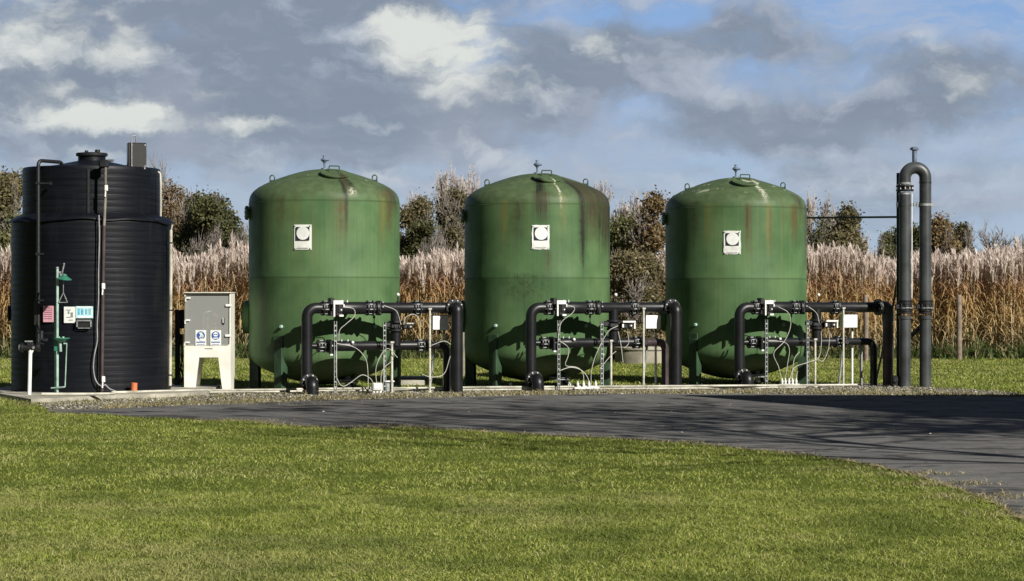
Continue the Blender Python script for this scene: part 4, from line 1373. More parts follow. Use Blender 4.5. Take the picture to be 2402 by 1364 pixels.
m = MB(); m.tube([(ux(140), -.06, zz(790)), (ux(140), -.06, zz(797))], .018, 8); m.tube([(ux(150), -.06, zz(790)), (ux(150), -.06, zz(797))], .018, 8); m.tube([(ux(143), -.06, zz(803)), (ux(144), -.06, zz(825))], .022, 8); m.build('eyewash_nozzle', M['shower_green'], r)
m = MB(); m.tube([(ux(158), -.05, zz(806)), (ux(154), -.05, zz(908))], .009, 6); m.tube([(ux(120), .0, zz(911)), (ux(153), -.08, zz(908))], .013, 8); m.box((ux(155), -.06, zz(806)), (.05, .03, .02)); m.build('foot_treadle', M['shower_green'], r)
m = MB(); m.tube([(ux(97), .3, zz(783)), (0, 0, zz(783))], .012, 8); m.build('feed_pipe', M['maroon'], r)


# notices stuck to the barrel
def notice(name, label, x0, y0, x1, y1, mat, lines, cat='notice', skew=0.0):
    c = on_black((x0 + x1) / 2, (y0 + y1) / 2, R0, .03)
    r = free_thing(name, label, cat, (BX + c.x, BY + c.y, .08 + c.z), math.atan2(c.x, -c.y) * .9, 'notices on the black tank')
    k = (BY - R0) / F
    w, h = (x1 - x0) * k, (y1 - y0) * k
    m = MB(); m.box((0, 0, 0), (w, .008, h)); b = m.build('board', mat, r)
    for lm, lx, lz, lw, lh in lines:
        m = MB(); m.box((lx * w, -.0065, lz * h), (lw * w, .004, lh * h)); m.build('print', lm, b)
    return r


notice('notice_sheet', 'pink printed notice on the black tank beside the shower post', 100, 718, 127, 756, M['pink'], [(M['pinkline'], 0, .38 - .13 * q_, .8, .045) for q_ in range(6)] + [(M['pinkline'], -.1, .46, .5, .05)])
notice('notice_sheet', 'white paper notice with curled corner on the black tank', 150, 720, 177, 758, M['paper'], [(M['galv'], -.1, .3, .4, .05), (M['galv'], -.08, .15, .14, .16), (M['galv'], .2, 0, .2, .3), (M['galv'], -.1, -.15, .35, .05), (M['galv'], .1, -.32, .4, .04)])
notice('notice_sheet', 'cyan and white eyewash sign on the black tank', 178, 719, 218, 747, M['cyan'], [(M['paper'], 0, .42, .9, .10), (M['teal'], -.32, .05, .12, .5), (M['teal'], -.12, .05, .14, .5), (M['teal'], .10, .05, .14, .42), (M['shower_green'], .32, .05, .14, .46), (M['paper'], .02, -.40, .86, .12), (M['paper'], -.02, .05, .05, .5)])
c = on_black(198, 761, R0, .05)
r = free_thing('hose_bracket', 'small dark plate in a white frame under the eyewash sign', 'bracket', (BX + c.x, BY + c.y, .08 + c.z))
m = MB(); m.box((0, 0, 0), (.20, .04, .11), ch=.01); m.build('plate', M['boxpanel'], r)
m = MB(); m.box((0, -.03, .06), (.23, .03, .025)); m.box((-.11, -.03, .005), (.022, .03, .10)); m.box((.11, -.03, .005), (.022, .03, .10)); m.box((0, -.03, -.062), (.19, .02, .014)); m.build('frame', M['galv'], r)

# orange stub
x_, y_ = at(313, 917, 37.1)[0], 37.1
r = free_thing('drain_stub', 'short orange pipe stub standing on the concrete base', 'pipe', (x_, y_ + .05, .07))
m = MB(); m.tube([(0, 0, 0), (.004, 0, .165)], .052, 18, False); m.tube([(0, 0, 0), (.004, 0, .165)], .046, 18, False)
m.lathe([(.046, .165), (.052, .165)], (.004, 0, 0), seg=18); m.build('pipe_wall', M['orange'], r)
m = MB(); m.lathe([(.053, .0), (.058, .0), (.058, .035), (.053, .035)], (0, 0, 0), seg=18); m.build('socket_ring', M['orange'], r)

# ------------------------------------------------------------------ chemical cabinet
CY, CZ0 = 39.3, .03
kx = CY / F
cx0 = (432 - CX) * kx; CW = 109 * kx
r = free_thing('chemical_cabinet', 'white moulded cabinet on two tapering legs with smoked door', 'cabinet', (cx0 + CW / 2, CY + .3, 0))
fz = lambda y: EYE - (y - HY) * kx
fx = lambda x: (x - 432) * kx - CW / 2
zb0, zd0, zd1, ztp = 0.0, fz(812), fz(693), fz(688)
poly = [(fx(432), zb0), (fx(457), zb0), (fx(467), fz(839)), (fx(512), fz(839)), (fx(522), zb0), (fx(541), zb0), (fx(541), zd0), (fx(432), zd0)]
m = MB(); m.prism(poly, -.30, -.24); m.prism(poly, .24, .30)
for x0, x1 in ((432, 434.5), (538.5, 541)):
    m.prism([(fx(x0), zb0), (fx(x1), zb0), (fx(x1), zd0 - .002), (fx(x0), zd0 - .002)], -.238, .238)
m.box((0, 0, zd0 - .02), (CW - .04, .476, .03))
m.build('base_stand', M['grp'], r)
m = MB()
hgt = ztp - zd0
for sx_ in (-1, 1): m.box((sx_ * (CW / 2 - .012), 0.01, zd0 + hgt / 2), (.024, .56, hgt))
m.box((0, 0.01, ztp - .012), (CW - .05, .56, .024)); m.box((0, .28, zd0 + hgt / 2), (CW - .05, .02, hgt - .03)); m.box((0, .01, zd0 + .012), (CW - .05, .56, .02))
m.build('housing', M['grp'], r)
m = MB(); m.box((0, 0.0, ztp + .008), (CW + .03, .64, .016), ch=.005); m.build('lid', M['grp'], r)
m = MB(); m.box((-.01, -.285, (zd0 + zd1) / 2 + .004), (CW - .055, .014, zd1 - zd0 - .03)); dr = m.build('door', M['acrylic'], r)
for x, y in ((441, 700), (440, 752), (439, 804)):
    m = MB(); m.box((fx(x), -.305, fz(y)), (.085, .03, .032), ch=.006); m.box((fx(x) - .04, -.30, fz(y) - .03), (.02, .03, .06)); m.build('hinge', M['white'], dr)
for x, y in ((536, 717), (535, 788)):
    m = MB(); m.box((fx(x), -.305, fz(y)), (.105, .03, .042), ch=.006); m.build('latch', M['white'], dr)
m = MB(); m.box((fx(525), -.30, fz(754)), (.022, .03, .115), ch=.006); h_ = m.build('handle', M['boxdark'], dr)
m = MB(); m.box((fx(523.6), -.318, fz(752)), (.012, .01, .085)); m.build('handle_trim', M['white'], h_)
# pumps and labels seen dimly through the door
m = MB(); m.box((-.30, .0, zd0 + .40), (.03, .1, .70)); m.box((-.245, .02, zd0 + .40), (.012, .1, .62)); m.build('dosing_rails', M['maroon'], r)
m = MB(); m.box((.09, .12, zd0 + .45), (.17, .14, .22), ch=.02); m.disc((.09, .03, zd0 + .47), (0, -1, 0), .06, .08, 18); m.build('dosing_pump', M['salmon'], r)
m = MB(); m.box((.08, .04, zd0 + .30), (.15, .01, .05)); m.build('pump_label', M['salmon'], r)
m = MB(); m.tube([(-.12, .1, zd0 + .05), (-.12, .1, zd0 + .55), (.05, .1, zd0 + .62)], .02, 8); m.tube([(-.05, .12, zd0 + .05), (-.05, .12, zd0 + .5)], .03, 8); m.build('hoses', M['white'], r)
m = MB(); m.box((0, .255, zd0 + hgt / 2), (CW - .07, .01, hgt - .06)); m.build('back_board', M['lightpipe'], r)
# two mandatory signs: white card, blue disc with a white figure
for x0, face in ((458.5, 'hat'), (493.5, 'mask')):
    xc = fx(x0 + 12.5)
    m = MB(); m.box((xc, -.297, fz(793)), (25 * kx, .005, 36 * kx)); b = m.build('mandatory_sign', M['paper'], dr)
    m = MB(); m.disc((xc, -.3015, fz(787.5)), (0, -1, 0), .072, .004, 28, .0005); d_ = m.build('blue_disc', M['blue'], b)
    m = MB()
    if face == 'hat':
        m.disc((xc + .008, -.3055, fz(789)), (0, -1, 0), .040, .003, 18, .0004); m.box((xc + .01, -.3055, fz(796)), (.05, .003, .06)); m.box((xc + .0, -.3055, fz(782)), (.055, .003, .02))
    else:
        m.disc((xc, -.3055, fz(785)), (0, -1, 0), .040, .003, 18, .0004)
        m.box((xc, -.3055, fz(793.5)), (.075, .003, .022))
    fg = m.build('figure', M['paper'], d_)
    m = MB()
    if face == 'hat': m.box((xc + .022, -.308, fz(789)), (.012, .002, .03)); m.box((xc - .02, -.308, fz(787)), (.02, .002, .04))
    else: m.box((xc - .016, -.308, fz(785)), (.026, .002, .018)); m.box((xc + .018, -.308, fz(785)), (.026, .002, .018)); m.box((xc, -.308, fz(791)), (.045, .002, .02))
    m.build('figure_detail', M['blue'], fg)
    m = MB(); m.box((xc, -.3015, fz(803)), (.15, .004, .018)); m.box((xc, -.3015, fz(808)), (.13, .004, .008)); m.build('caption_bar', M['blue'], b)
m = MB()
for k_, (x, w_) in enumerate(((481.5, .018), (485.5, .022), (489, .02), (493, .024), (497, .02))): m.box((fx(x), -.3025, fz(818.5)), (w_, .004, .013))
m.build('maker_lettering', M['ink'], r)

# dark lagged post with loose wires between tank and cabinet
x_, y_ = ground_pt(419, 907)
r = free_thing('control_post', 'dark post with loose black wires behind the white cabinet', 'post', (x_, y_, 0))
k = y_ / F
m = MB(); m.box((-.02, 0, 180 * k / 2), (.085, .10, 180 * k), ch=.01); m.build('post', M['boxdark'], r)
m = MB(); m.box((.06, -.03, 1.22), (.12, .14, .34), ch=.01); m.box((.05, -.03, .85), (.07, .10, .20), ch=.01); m.build('switch_box', M['boxdark'], r)
rr = random.Random(9)
m = MB()
for q_ in range(7):
    x0 = rr.uniform(-.05, .10)
    pts = [(x0, -.08, rr.uniform(.7, 1.1)), (x0 + rr.uniform(-.06, .06), -.12, .5), (x0 + rr.uniform(-.08, .1), -.12, .15), (x0 + rr.uniform(-.15, .1), -.2, .03), (x0 + rr.uniform(-.2, .15), -.22, .03)]
    m.tube(spline(pts, 5), .010, 6)
m.build('wires', M['rubber'], r)

# ------------------------------------------------------------------ gooseneck vent pipes
gx0, gx1, gy = (2122.5 - CX) * 41.4 / F, (2170.5 - CX) * 41.4 / F, 41.4
k = gy / F
gz = lambda y: EYE - (y - HY) * k
r = free_thing('gooseneck_pipe', 'tall grey black gooseneck of twin pipes with a U bend on top', 'pipework', (gx0, gy, 0), math.radians(0))
d = gx1 - gx0
rad = .107
m = MB(); m.tube([(0, 0, -.05), (0, 0, gz(744))], rad * .98, 26); m.build('lower_pipe', M['hdpe_grey'], r)
m = MB(); m.tube([(d, 0, -.05), (d, 0, gz(744))], rad * .98, 26); m.build('lower_pipe', M['hdpe_grey'], r)
m = MB(); m.tube([(0, 0, gz(705)), (0, 0, gz(452))], rad, 26); m.build('upper_pipe', M['hdpe_grey'], r)
m = MB(); m.tube([(d, 0, gz(705)), (d, 0, gz(430))], rad, 26); m.build('upper_pipe', M['hdpe_grey'], r)
bend = [(0, 0, gz(432))] + [(d / 2 - d / 2 * math.cos(math.pi * q_ / 20), 0, gz(418) + (d / 2) * .55 * 1.9 * math.sin(math.pi * q_ / 20) * .96) for q_ in range(21)] + [(d, 0, gz(430))]
m = MB(); m.tube(bend, rad * 1.01, 26); m.build('return_bend', M['hdpe_grey'], r)
m = MB(); m.lathe([(rad, -.012), (rad * 1.04, -.012), (rad * 1.04, .012), (rad, .012)], (d, 0, gz(429)), seg=26); m.build('weld_bead', M['rubber'], r)
fl = MB(); fl.disc((0, 0, gz(437)), (0, 0, 1), .160, .03, 28); fl.disc((0, 0, gz(447)), (0, 0, 1), .160, .03, 28); fl.disc((0, 0, gz(442)), (0, 0, 1), .12, .05, 24)
fo = fl.build('flange', M['rubber'], r)
bolt_ring(fo, M['bolt'], (0, 0, gz(442)), (0, 0, 1), .138, 10, .012, .13, .2)
m = MB(); m.lathe([(rad, -.02), (rad * 1.05, -.02), (rad * 1.05, .02), (rad, .02)], (0, 0, gz(431)), seg=26); m.lathe([(rad, -.015), (rad * 1.05, -.015), (rad * 1.05, .015), (rad, .015)], (0, 0, gz(455)), seg=26); m.build('collar', M['galv'], r)
for x0 in (0, d):
    cl = MB()
    for y_ in (706, 712, 729, 735): cl.disc((x0, 0, gz(y_)), (0, 0, 1), rad * 1.22, .028, 26)
    cl.lathe([(rad * 1.02, -.10), (rad * 1.1, -.10), (rad * 1.1, .10), (rad * 1.02, .10)], (x0, 0, gz(720)), seg=26)
    cl.box((x0 - rad * 1.25, -.03, gz(720)), (.09, .08, .09), ch=.01)
    co = cl.build('coupling', M['rubber'], r)
    bolt_ring(co, M['rubber'], (x0, 0, gz(720)), (0, 0, 1), rad * 1.15, 10, .010, .15, .3)
    m = MB()
    m.lathe([(rad * 1.10, -.012), (rad * 1.16, -.012), (rad * 1.16, .012), (rad * 1.10, .012)], (x0, 0, gz(723)), seg=26)
    m.box((x0 + .06, -rad * 1.15, gz(723)), (.14, .02, .012)); m.build('strap', M['galv'], co)
    m = MB(); m.lathe([(rad * .98, -.035), (rad * 1.10, -.03), (rad * 1.10, .03), (rad * .98, .035)], (x0, 0, gz(745)), seg=26); m.build('joint_ring', M['hdpe_grey'], r)
for x0 in (0, d):
    m = MB(); m.lathe([(rad, -.022), (rad * 1.06, -.022), (rad * 1.06, .022), (rad, .022)], (x0, 0, gz(481)), seg=26)
    m.box((x0 - rad * 1.2, 0, gz(481)), (.05, .05, .09)); m.box((x0 + rad * 1.2, 0, gz(481)), (.05, .05, .06))
    m.build('pipe_clamp', M['galv'] if x0 else M['hdpe_grey'], r)
m = MB(); m.tube([(rad, 0, gz(481)), (d - rad, 0, gz(481))], .010, 8); m.build('tie_rod', M['galv'], r)
# vent on the bend
vx = d / 2 - .01
m = MB(); zb = gz(392); m.tube([(vx, 0, zb - .03), (vx, 0, zb + .08)], .026, 12)
m.lathe([(.026, .06), (.04, .085), (.044, .12), (.044, .30)], (vx, 0, zb), seg=16); m.build('vent_stem', M['valve_blue'], r)
m = MB(); m.lathe([(.03, .295), (.072, .30), (.082, .315), (.082, .335), (.06, .355), (.025, .362), (0, .362)], (vx, 0, zb), seg=6); m.build('vent_cap', M['valve_blue'], r)
# steel post behind with braces
m = MB(); m.box((-.085, .17, gz(405) / 2), (.07, .05, gz(405)), ch=.004); m.build('support_post', M['boxdark'], r)
m = MB(); m.tube([(-.09, .15, gz(640)), (-.11, .60, 1.483), (-.21, 1.80, .16), (-.22, 1.9, 0.0)], .022, 8); m.tube([(d - .05, .12, gz(765)), (.06, .15, gz(800)), (.05, .15, gz(812))], .040, 8); m.build('brace', M['boxdark'], r)
m = MB(); m.tube([(rad + .012, -.05, gz(455)), (rad + .010, -.05, gz(700))], .010, 6); m.build('sample_line', M['white'], r)
m = MB(); m.box((-.17, .05, .10), (.12, .12, .22), ch=.02); m.disc((-.17, -.02, .13), (0, -1, 0), .05, .05, 12); m.build('drain_valve', M['rubber'], r)

# rod from the last tank to the gooseneck
p0 = Vector((TANKS[2][0] + TR * .985, TANKS[2][1] + .20, EYE + 189 * 43.2 / F)); p1 = Vector((gx0 - .09, gy + .12, gz(509)))
o = MB().tube([p0, p1], .019, 10).build('tie_pipe', M['boxdark'], None)
tag(o, 'long thin dark rod between green tank and gooseneck', 'rod')

# a thin drain pipe standing behind the last drop pipe
q = mpos(2, 1.82, 1.5)
o = MB().tube([(0, 0, -.02), (0, 0, .74)], .028, 10).build('conduit_post', M['greycable'], None); o.location = q
MB().disc((0, 0, .745), (0, 0, 1), .036, .03, 12).build('cap', M['rubber'], o)
tag(o, 'thin grey upright pipe beside the last drop pipe', 'pipe')

# posts in the field
for px, top, bot, w, lab, mt in ((2250, 692, 845, .15, 'weathered wooden fence post standing clear before the tall reeds', 'wood'), (2031, 692, 848, .13, 'wooden fence post half hidden behind the last junction box', 'wood'),
                                 (1087, 736, 884, .055, 'slim pale post between the first two green tanks', 'lowconc')):
    x_, y_ = ground_pt(px, bot)
    h = (bot - top) * y_ / F
    m = MB()
    if mt == 'wood':
        rr = random.Random(px)
        m.tube([(0, 0, -.1), (rr.uniform(-.01, .01), 0, h * .5), (rr.uniform(-.012, .012), 0, h - .03), (0, 0, h)], [w / 2, w / 2 * .97, w / 2 * .95, w / 2 * .7], 10)
    else: m.box((0, 0, h / 2), (w, w, h), ch=.008)
    o = m.build('fence_post', M[mt], None, 40); o.location = (x_, y_, 0)
    tag(o, lab, 'post', 'posts in the field')

# concrete chamber ring
x_, y_ = ground_pt(1507, 855)
r = free_thing('concrete_chamber', 'low round concrete chamber in the grass behind the pipes', 'chamber', (x_, y_ + .65, 0))
m = MB(); m.lathe([(.60, 0), (.64, 0), (.64, .30), (.60, .33), (.0, .33)], seg=40); m.build('ring', M['lowconc'], r)
m = MB(); m.lathe([(0, .335), (.66, .335), (.67, .35), (.67, .40), (.66, .41), (0, .41)], seg=40); m.build('cover', M['concrete'], r)

# ------------------------------------------------------------------ tall reeds (miscanthus)
def reeds():
    MX = 5200
    P = np.stack([rng.uniform(-16.5, 16.5, MX), 61.6 + rng.power(.75, MX) * 5.0 * 0 + rng.uniform(0, 1, MX) ** 1.4 * 5.5], 1)
    P[:, 1] += .35 * np.sin(P[:, 0] * 1.3) + .2 * np.sin(P[:, 0] * 3.1)
    n = len(P)
    # heights drift in clumps and dip a little
    H = 2.48 + .16 * np.sin(P[:, 0] * .9 + 1) + .10 * np.sin(P[:, 0] * 2.3) + rng.normal(0, .15, n) + .10 * (P[:, 1] - 61.6) / 5
    H = np.where(P[:, 0] < -6, H + .02, H)
    lean = rng.normal(0, .10, (n, 2))
    V, Q, T = [], [], []
    vo = 0
    top = np.stack([P[:, 0] + lean[:, 0] * H * .6, P[:, 1] + lean[:, 1] * H * .6, H], 1)
    base = np.stack([P[:, 0], P[:, 1], np.zeros(n)], 1)
    midi = base + (top - base) * .55; midi[:, :2] -= lean * .2
    # stalks
    th = rng.uniform(0, np.pi, n); s = np.stack([np.cos(th), np.sin(th) * .4, np.zeros(n)], 1) * rng.uniform(.005, .011, n)[:, None]
    sv = np.stack([base - s, base + s, midi + s, midi - s, top + s * .4, top - s * .4], 1).reshape(-1, 3)
    i = np.arange(n)[:, None] * 6
    sq = np.concatenate([i + [[0, 1, 2, 3]], i + [[3, 2, 4, 5]]])
    # drooping leaves
    LV, LQ, LT = [], [], []
    m = 11
    k = np.repeat(np.arange(n), m); N = len(k)
    f = rng.beta(1.5, 1.3, N) * .82 + .08
    b = base[k] + (top[k] - base[k]) * f[:, None]
    ph = rng.uniform(0, 2 * np.pi, N); L = rng.uniform(.35, .85, N) * (1.15 - f * .55)
    dirn = np.stack([np.cos(ph), np.sin(ph), np.zeros(N)], 1)
    sd = np.stack([-np.sin(ph), np.cos(ph), np.zeros(N)], 1) * rng.uniform(.009, .020, N)[:, None]
    p1 = b + dirn * (L * .35)[:, None]; p1[:, 2] += L * .30
    p2 = b + dirn * (L * .75)[:, None]; p2[:, 2] += L * rng.uniform(-.05, .28, N)
    p3 = b + dirn * (L * 1.0)[:, None]; p3[:, 2] -= L * rng.uniform(-.05, .45, N)
    lv = np.stack([b - sd * .6, b + sd * .6, p1 + sd, p1 - sd, p2 + sd * .8, p2 - sd * .8, p3], 1).reshape(-1, 3)
    i = np.arange(N)[:, None] * 7
    lq = np.concatenate([i + [[0, 1, 2, 3]], i + [[3, 2, 4, 5]]]); lt = i + [[5, 4, 6]]
    # dry crumpled skirt low down: pale, upright
    # plumes: a spray of fine tapering strands nodding to one side
    m = 17
    k = np.repeat(np.arange(n), m); N = len(k)
    f = np.tile(np.linspace(0, 1, m), n)
    b2 = top[k] - np.stack([np.zeros(N), np.zeros(N), .30 * (1 - f)], 1)
    lean2 = rng.normal(.0, .3, n)
    ph = rng.uniform(0, 2 * np.pi, N); L = rng.uniform(.20, .38, N)
    dirn = np.stack([np.cos(ph) * .30 + .16 * lean2[k] - .06, np.sin(ph) * .30, np.ones(N) * rng.uniform(.6, 1.05, N)], 1)
    e = b2 + dirn * L[:, None]; e[:, 2] -= .03
    mid = b2 + dirn * (L * .5)[:, None]; mid[:, 2] += .04
    sd = np.stack([np.cos(ph + 1.57), np.sin(ph + 1.57) * .5, np.zeros(N)], 1) * rng.uniform(.012, .025, N)[:, None]
    pv = np.stack([b2 - sd * .5, b2 + sd * .5, mid + sd, mid - sd, e], 1).reshape(-1, 3)
    i = np.arange(N)[:, None] * 5
    pq = i + [[0, 1, 2, 3]]; pt = i + [[3, 2, 4]]
    o1, o2 = len(sv), len(sv) + len(lv)
    V = np.concatenate([sv, lv, pv])
    Qs = np.concatenate([sq, lq + o1, pq + o2]); Ts = np.concatenate([lt + o1, pt + o2])
    mi = np.concatenate([np.zeros(len(sq)), np.ones(len(lq)), np.full(len(pq), 2), np.ones(len(lt)), np.full(len(pt), 2)])

    def leafmat():
        mt, t, b_ = base_mat('reed_leaves', .75, 0, .2)
        g_ = t.new('ShaderNodeNewGeometry'); r_ = g_.outputs['Random Per Island']
        x, y, z = t.sep(t.new('ShaderNodeTexCoord').outputs['Object'])
        zz_ = t.math('ADD', z, t.math('MULTIPLY', t.math('SUBTRACT', r_, .5), .5))
        hcol = t.ramp(t.math('MULTIPLY', zz_, 1 / 2.6), [(0, (.36, .33, .20)), (.18, (.52, .42, .25)), (.40, (.58, .43, .21)), (.62, (.55, .37, .17)), (.76, (.48, .29, .18)), (.92, (.48, .36, .28))])
        col = t.mix(t.math('MULTIPLY', t.step(r_, .55, 1.0), .5), hcol, (.46, .33, .15))
        col = t.mix(t.math('MULTIPLY', t.math('SUBTRACT', 1, t.step(r_, 0.0, .2)), .4), col, (.17, .10, .045))
        t.put(b_.inputs['Base Color'], col)
        tr = t.new('ShaderNodeBsdfTranslucent'); t.put(tr.inputs[0], col)
        mx = t.new('ShaderNodeMixShader'); mx.inputs[0].default_value = .38
        out = [q for q in mt.node_tree.nodes if q.type == 'OUTPUT_MATERIAL'][0]
        mt.node_tree.links.new(b_.outputs[0], mx.inputs[1]); mt.node_tree.links.new(tr.outputs[0], mx.inputs[2]); mt.node_tree.links.new(mx.outputs[0], out.inputs[0])
        return mt
    stalk = island('reed_stalks', [(0, (.22, .16, .08)), (.5, (.42, .33, .18)), (1, (.56, .47, .28))], .7)
    plume = island('reed_plumes', [(0, (.50, .41, .355)), (.5, (.66, .56, .49)), (1, (.80, .72, .64))], .8, .35, spec=.15)
    o = np_mesh('reeds', V, [Qs, Ts], [stalk, leafmat(), plume], mat_idx=mi)
    tag(o, 'dense stand of tall russet reeds with pale feathery plumes', 'reeds', kind='stuff')
    # ragged weeds along the foot
    W = np.stack([rng.uniform(-16, 16, 26000), 61.2 + rng.normal(0, .45, 26000)], 1)
    hump = .5 + .5 * np.sin(W[:, 0] * 1.7) * np.sin(W[:, 0] * .63 + 1)
    W = W[rng.uniform(0, 1, len(W)) < .35 + .65 * hump]
    v1 = blades(W, .20, .035, .9, .55, 1.1)
    V_, pol = join([v1])
    tag(np_mesh('weeds', V_, pol, M['weed']), 'low green weeds along the foot of the reeds', 'weeds', kind='stuff')


reeds()


# ------------------------------------------------------------------ trees and shrubs
def leaf_quads(C, size, elong=1.6):
    n = len(C)
    a = rng.normal(0, 1, (n, 3)); a /= np.linalg.norm(a, axis=1)[:, None]
    b = np.cross(a, rng.normal(0, 1, (n, 3))); b /= np.linalg.norm(b, axis=1)[:, None]
    s = size * np.exp(rng.normal(0, .3, n))[:, None]
    V = np.stack([C - a * s * elong * .5, C + b * s * .5, C + a * s * elong * .5, C - b * s * .5], 1).reshape(-1, 3)
    return V, np.arange(n * 4).reshape(-1, 4)


def branches(h, r0, levels, spread, n_kids, up, rnd, min_r=.007, first=.25, shrink=.66, wob=.10):
    """recursive limbs as tapered square tubes; returns verts, quads and the tip points"""
    V, Q, tips = [], [], []

    def seg(p, q, ra, rb):
        d = (q - p).normalized()
        u = d.orthogonal().normalized(); w = d.cross(u)
        o = len(V)
        for c, r in ((p, ra), (q, rb)):
            for k in range(4):
                t = k * math.pi / 2
                V.append(c + (u * math.cos(t) + w * math.sin(t)) * r)
        for k in range(4): Q.append((o + k, o + (k + 1) % 4, o + 4 + (k + 1) % 4, o + 4 + k))

    def grow(p, d, L, r, lvl):
        n = 4 if lvl < 2 else 3
        pts = [p]
        for k in range(n):
            d = (d + Vector((rnd.gauss(0, wob), rnd.gauss(0, wob), rnd.gauss(0, wob * .5) + up * .08))).normalized()
            q = p + d * (L / n)
            ra = r * (1 - k / n * .5); rb = r * (1 - (k + 1) / n * .5)
            seg(p, q, max(ra, min_r), max(rb, min_r * .8))
            p = q; pts.append(p)
            if lvl + 1 < levels and (k >= 1 or lvl > 0):
                for _ in range(n_kids if k < n - 1 else n_kids + 1):
                    ax = Vector((rnd.gauss(0, 1), rnd.gauss(0, 1), rnd.gauss(0, .4)))
                    nd = (d + ax.normalized() * spread + Vector((0, 0, up * .35))).normalized()
                    s = p - d * (L / n) * rnd.uniform(0, .8)
                    grow(s, nd, L * shrink * rnd.uniform(.7, 1.1), r * .5, lvl + 1)
        if lvl + 1 >= levels: tips.extend(pts[1:])
        else: tips.append(p)

    grow(Vector((0, 0, -.1)), Vector((rnd.gauss(0, .05), rnd.gauss(0, .05), 1)), h * first * 2.2, r0, 0)
    return np.array([tuple(v) for v in V]), np.array(Q), np.array([tuple(t) for t in tips])


def place(px, Y):
    return ((px - CX) * Y / F, Y, 0)


def bare_tree(px, Y, top, label, mat, spread=.75, up=.5, kids=2, levels=5, seed=0, group=None, wscale=1.0, leaves=None, min_r=.013):
    rnd = random.Random(seed)
    h = EYE + (HY - top) * Y / F
    V, Q, tips = branches(h, .045 + h * .012, levels, spread, kids, up, rnd, min_r=min_r)
    sc = h / V[:, 2].max()
    V = V * [sc * wscale, sc * wscale, sc]; tips = tips * [sc * wscale, sc * wscale, sc]
    root = thing('bare_tree', label, 'tree', place(px, Y), 0, group)
    nt = len(Q) if levels < 2 else 16
    low = Q[:4]
    np_mesh('trunk', V[:16], [Q[:4]], mat, root)
    V2 = V; np_mesh('crown', V2, [Q[4:]], mat, root)
    if leaves is not None:
        cnt, size, lm = leaves
        C = tips[rng.integers(0, len(tips), cnt)] + rng.normal(0, .10, (cnt, 3))
        lv, lq = leaf_quads(C, size)
        np_mesh('foliage', lv, [lq], lm, root)
    return root


def bush(px, Y, top, hw, label, mat, n=9000, leaf=.11, seed=0, name='bush', bottom=.2, group=None, cone=0.0, spiky=0.0, lobes=16, trunkmat=None, ragged=.16):
    """leafy crown: many leaves in overlapping uneven lobes round a branched frame"""
    r_ = np.random.default_rng(seed + 100)
    h = EYE + (HY - top) * Y / F
    w = hw * Y / F
    root = thing(name, label, 'tree' if h > 3.2 else 'shrub', place(px, Y), 0, group)
    rnd = random.Random(seed)
    V, Q, tips = branches(h * .9, .05 + h * .014, 5, .7, 2, .4, rnd, min_r=.011)
    sc = h * 1.04 / V[:, 2].max(); ws = w * 1.08 / max(.1, np.abs(V[:, :2]).max())
    V = V * [ws, ws, sc]
    np_mesh('trunk', V, [Q], trunkmat or M['greybark'], root)
    n = int(n * 3.0); leaf *= .50
    # lobes
    C, R = [], []
    for k in range(lobes):
        z = r_.uniform(.12, .93)
        wid = (1 - cone * z) * math.sqrt(max(.05, 1 - (max(0, z - .45) / .62) ** 2 * (1 - cone)))
        a = r_.uniform(0, 2 * np.pi); rr_ = math.sqrt(r_.uniform(0.05, 1)) * .72
        C.append((math.cos(a) * rr_ * w * wid, math.sin(a) * rr_ * w * wid, bottom + z * (h - bottom) * .93)); R.append(r_.uniform(.22, .42) * w * (1 - cone * z * .6))
    C = np.array(C); R = np.array(R)
    k = r_.choice(lobes, n, p=R ** 2 / (R ** 2).sum())
    d = r_.normal(0, 1, (n, 3)); d /= np.linalg.norm(d, axis=1)[:, None]
    rad = R[k] * (r_.uniform(0, 1, n) ** .45) * (1 + r_.normal(0, ragged, n))
    P = C[k] + d * rad[:, None] * [1, 1, .85]
    # clumps: pull leaves towards local spray centres so gaps open between them
    ns = max(60, n // 60)
    S = P[r_.integers(0, n, ns)]
    j = r_.integers(0, ns, n)
    near = S[j] + r_.normal(0, .13 * (1 + spiky), (n, 3)) * [1, 1, 1 + 2 * spiky]
    P = np.where((r_.uniform(0, 1, n) < .62)[:, None], near, P)
    P[:, 2] *= h / np.percentile(P[:, 2], 99.7)
    P[:, 2] = np.maximum(P[:, 2], .05)
    lv, lq = leaf_quads(P, leaf)
    np_mesh('crown', lv, [lq], mat, root)
    return root


LM = dict(
    dark=island('dark_evergreen_leaves', [(0, (.060, .068, .028)), (.5, (.110, .120, .048)), (1, (.185, .180, .085))], .6, .40),
    olive=island('olive_brown_leaves', [(0, (.125, .112, .055)), (.5, (.210, .182, .090)), (1, (.31, .265, .145))], .7, .42),
    brown=island('brown_autumn_leaves', [(0, (.150, .108, .062)), (.5, (.255, .185, .105)), (1, (.36, .275, .17))], .7, .42),
    green=island('mid_green_leaves', [(0, (.095, .105, .038)), (.5, (.175, .185, .070)), (1, (.27, .265, .120))], .65, .42),
    russet=island('russet_leaves', [(0, (.130, .092, .046)), (.5, (.235, .165, .080)), (.85, (.30, .22, .11)), (1, (.37, .30, .18))], .7, .42),
    mixed=island('mixed_shrub_leaves', [(0, (.115, .100, .052)), (.4, (.195, .175, .085)), (.8, (.27, .225, .125)), (1, (.38, .32, .21))], .7, .42),
    pale=island('pale_twig_leaves', [(0, (.24, .20, .165)), (.5, (.34, .29, .25)), (1, (.45, .39, .34))], .8, .2),
    conifer=island('conifer_needles', [(0, (.085, .078, .038)), (.5, (.150, .135, .066)), (1, (.230, .200, .110))], .7, .40),
)
G = 'trees beyond the reeds'
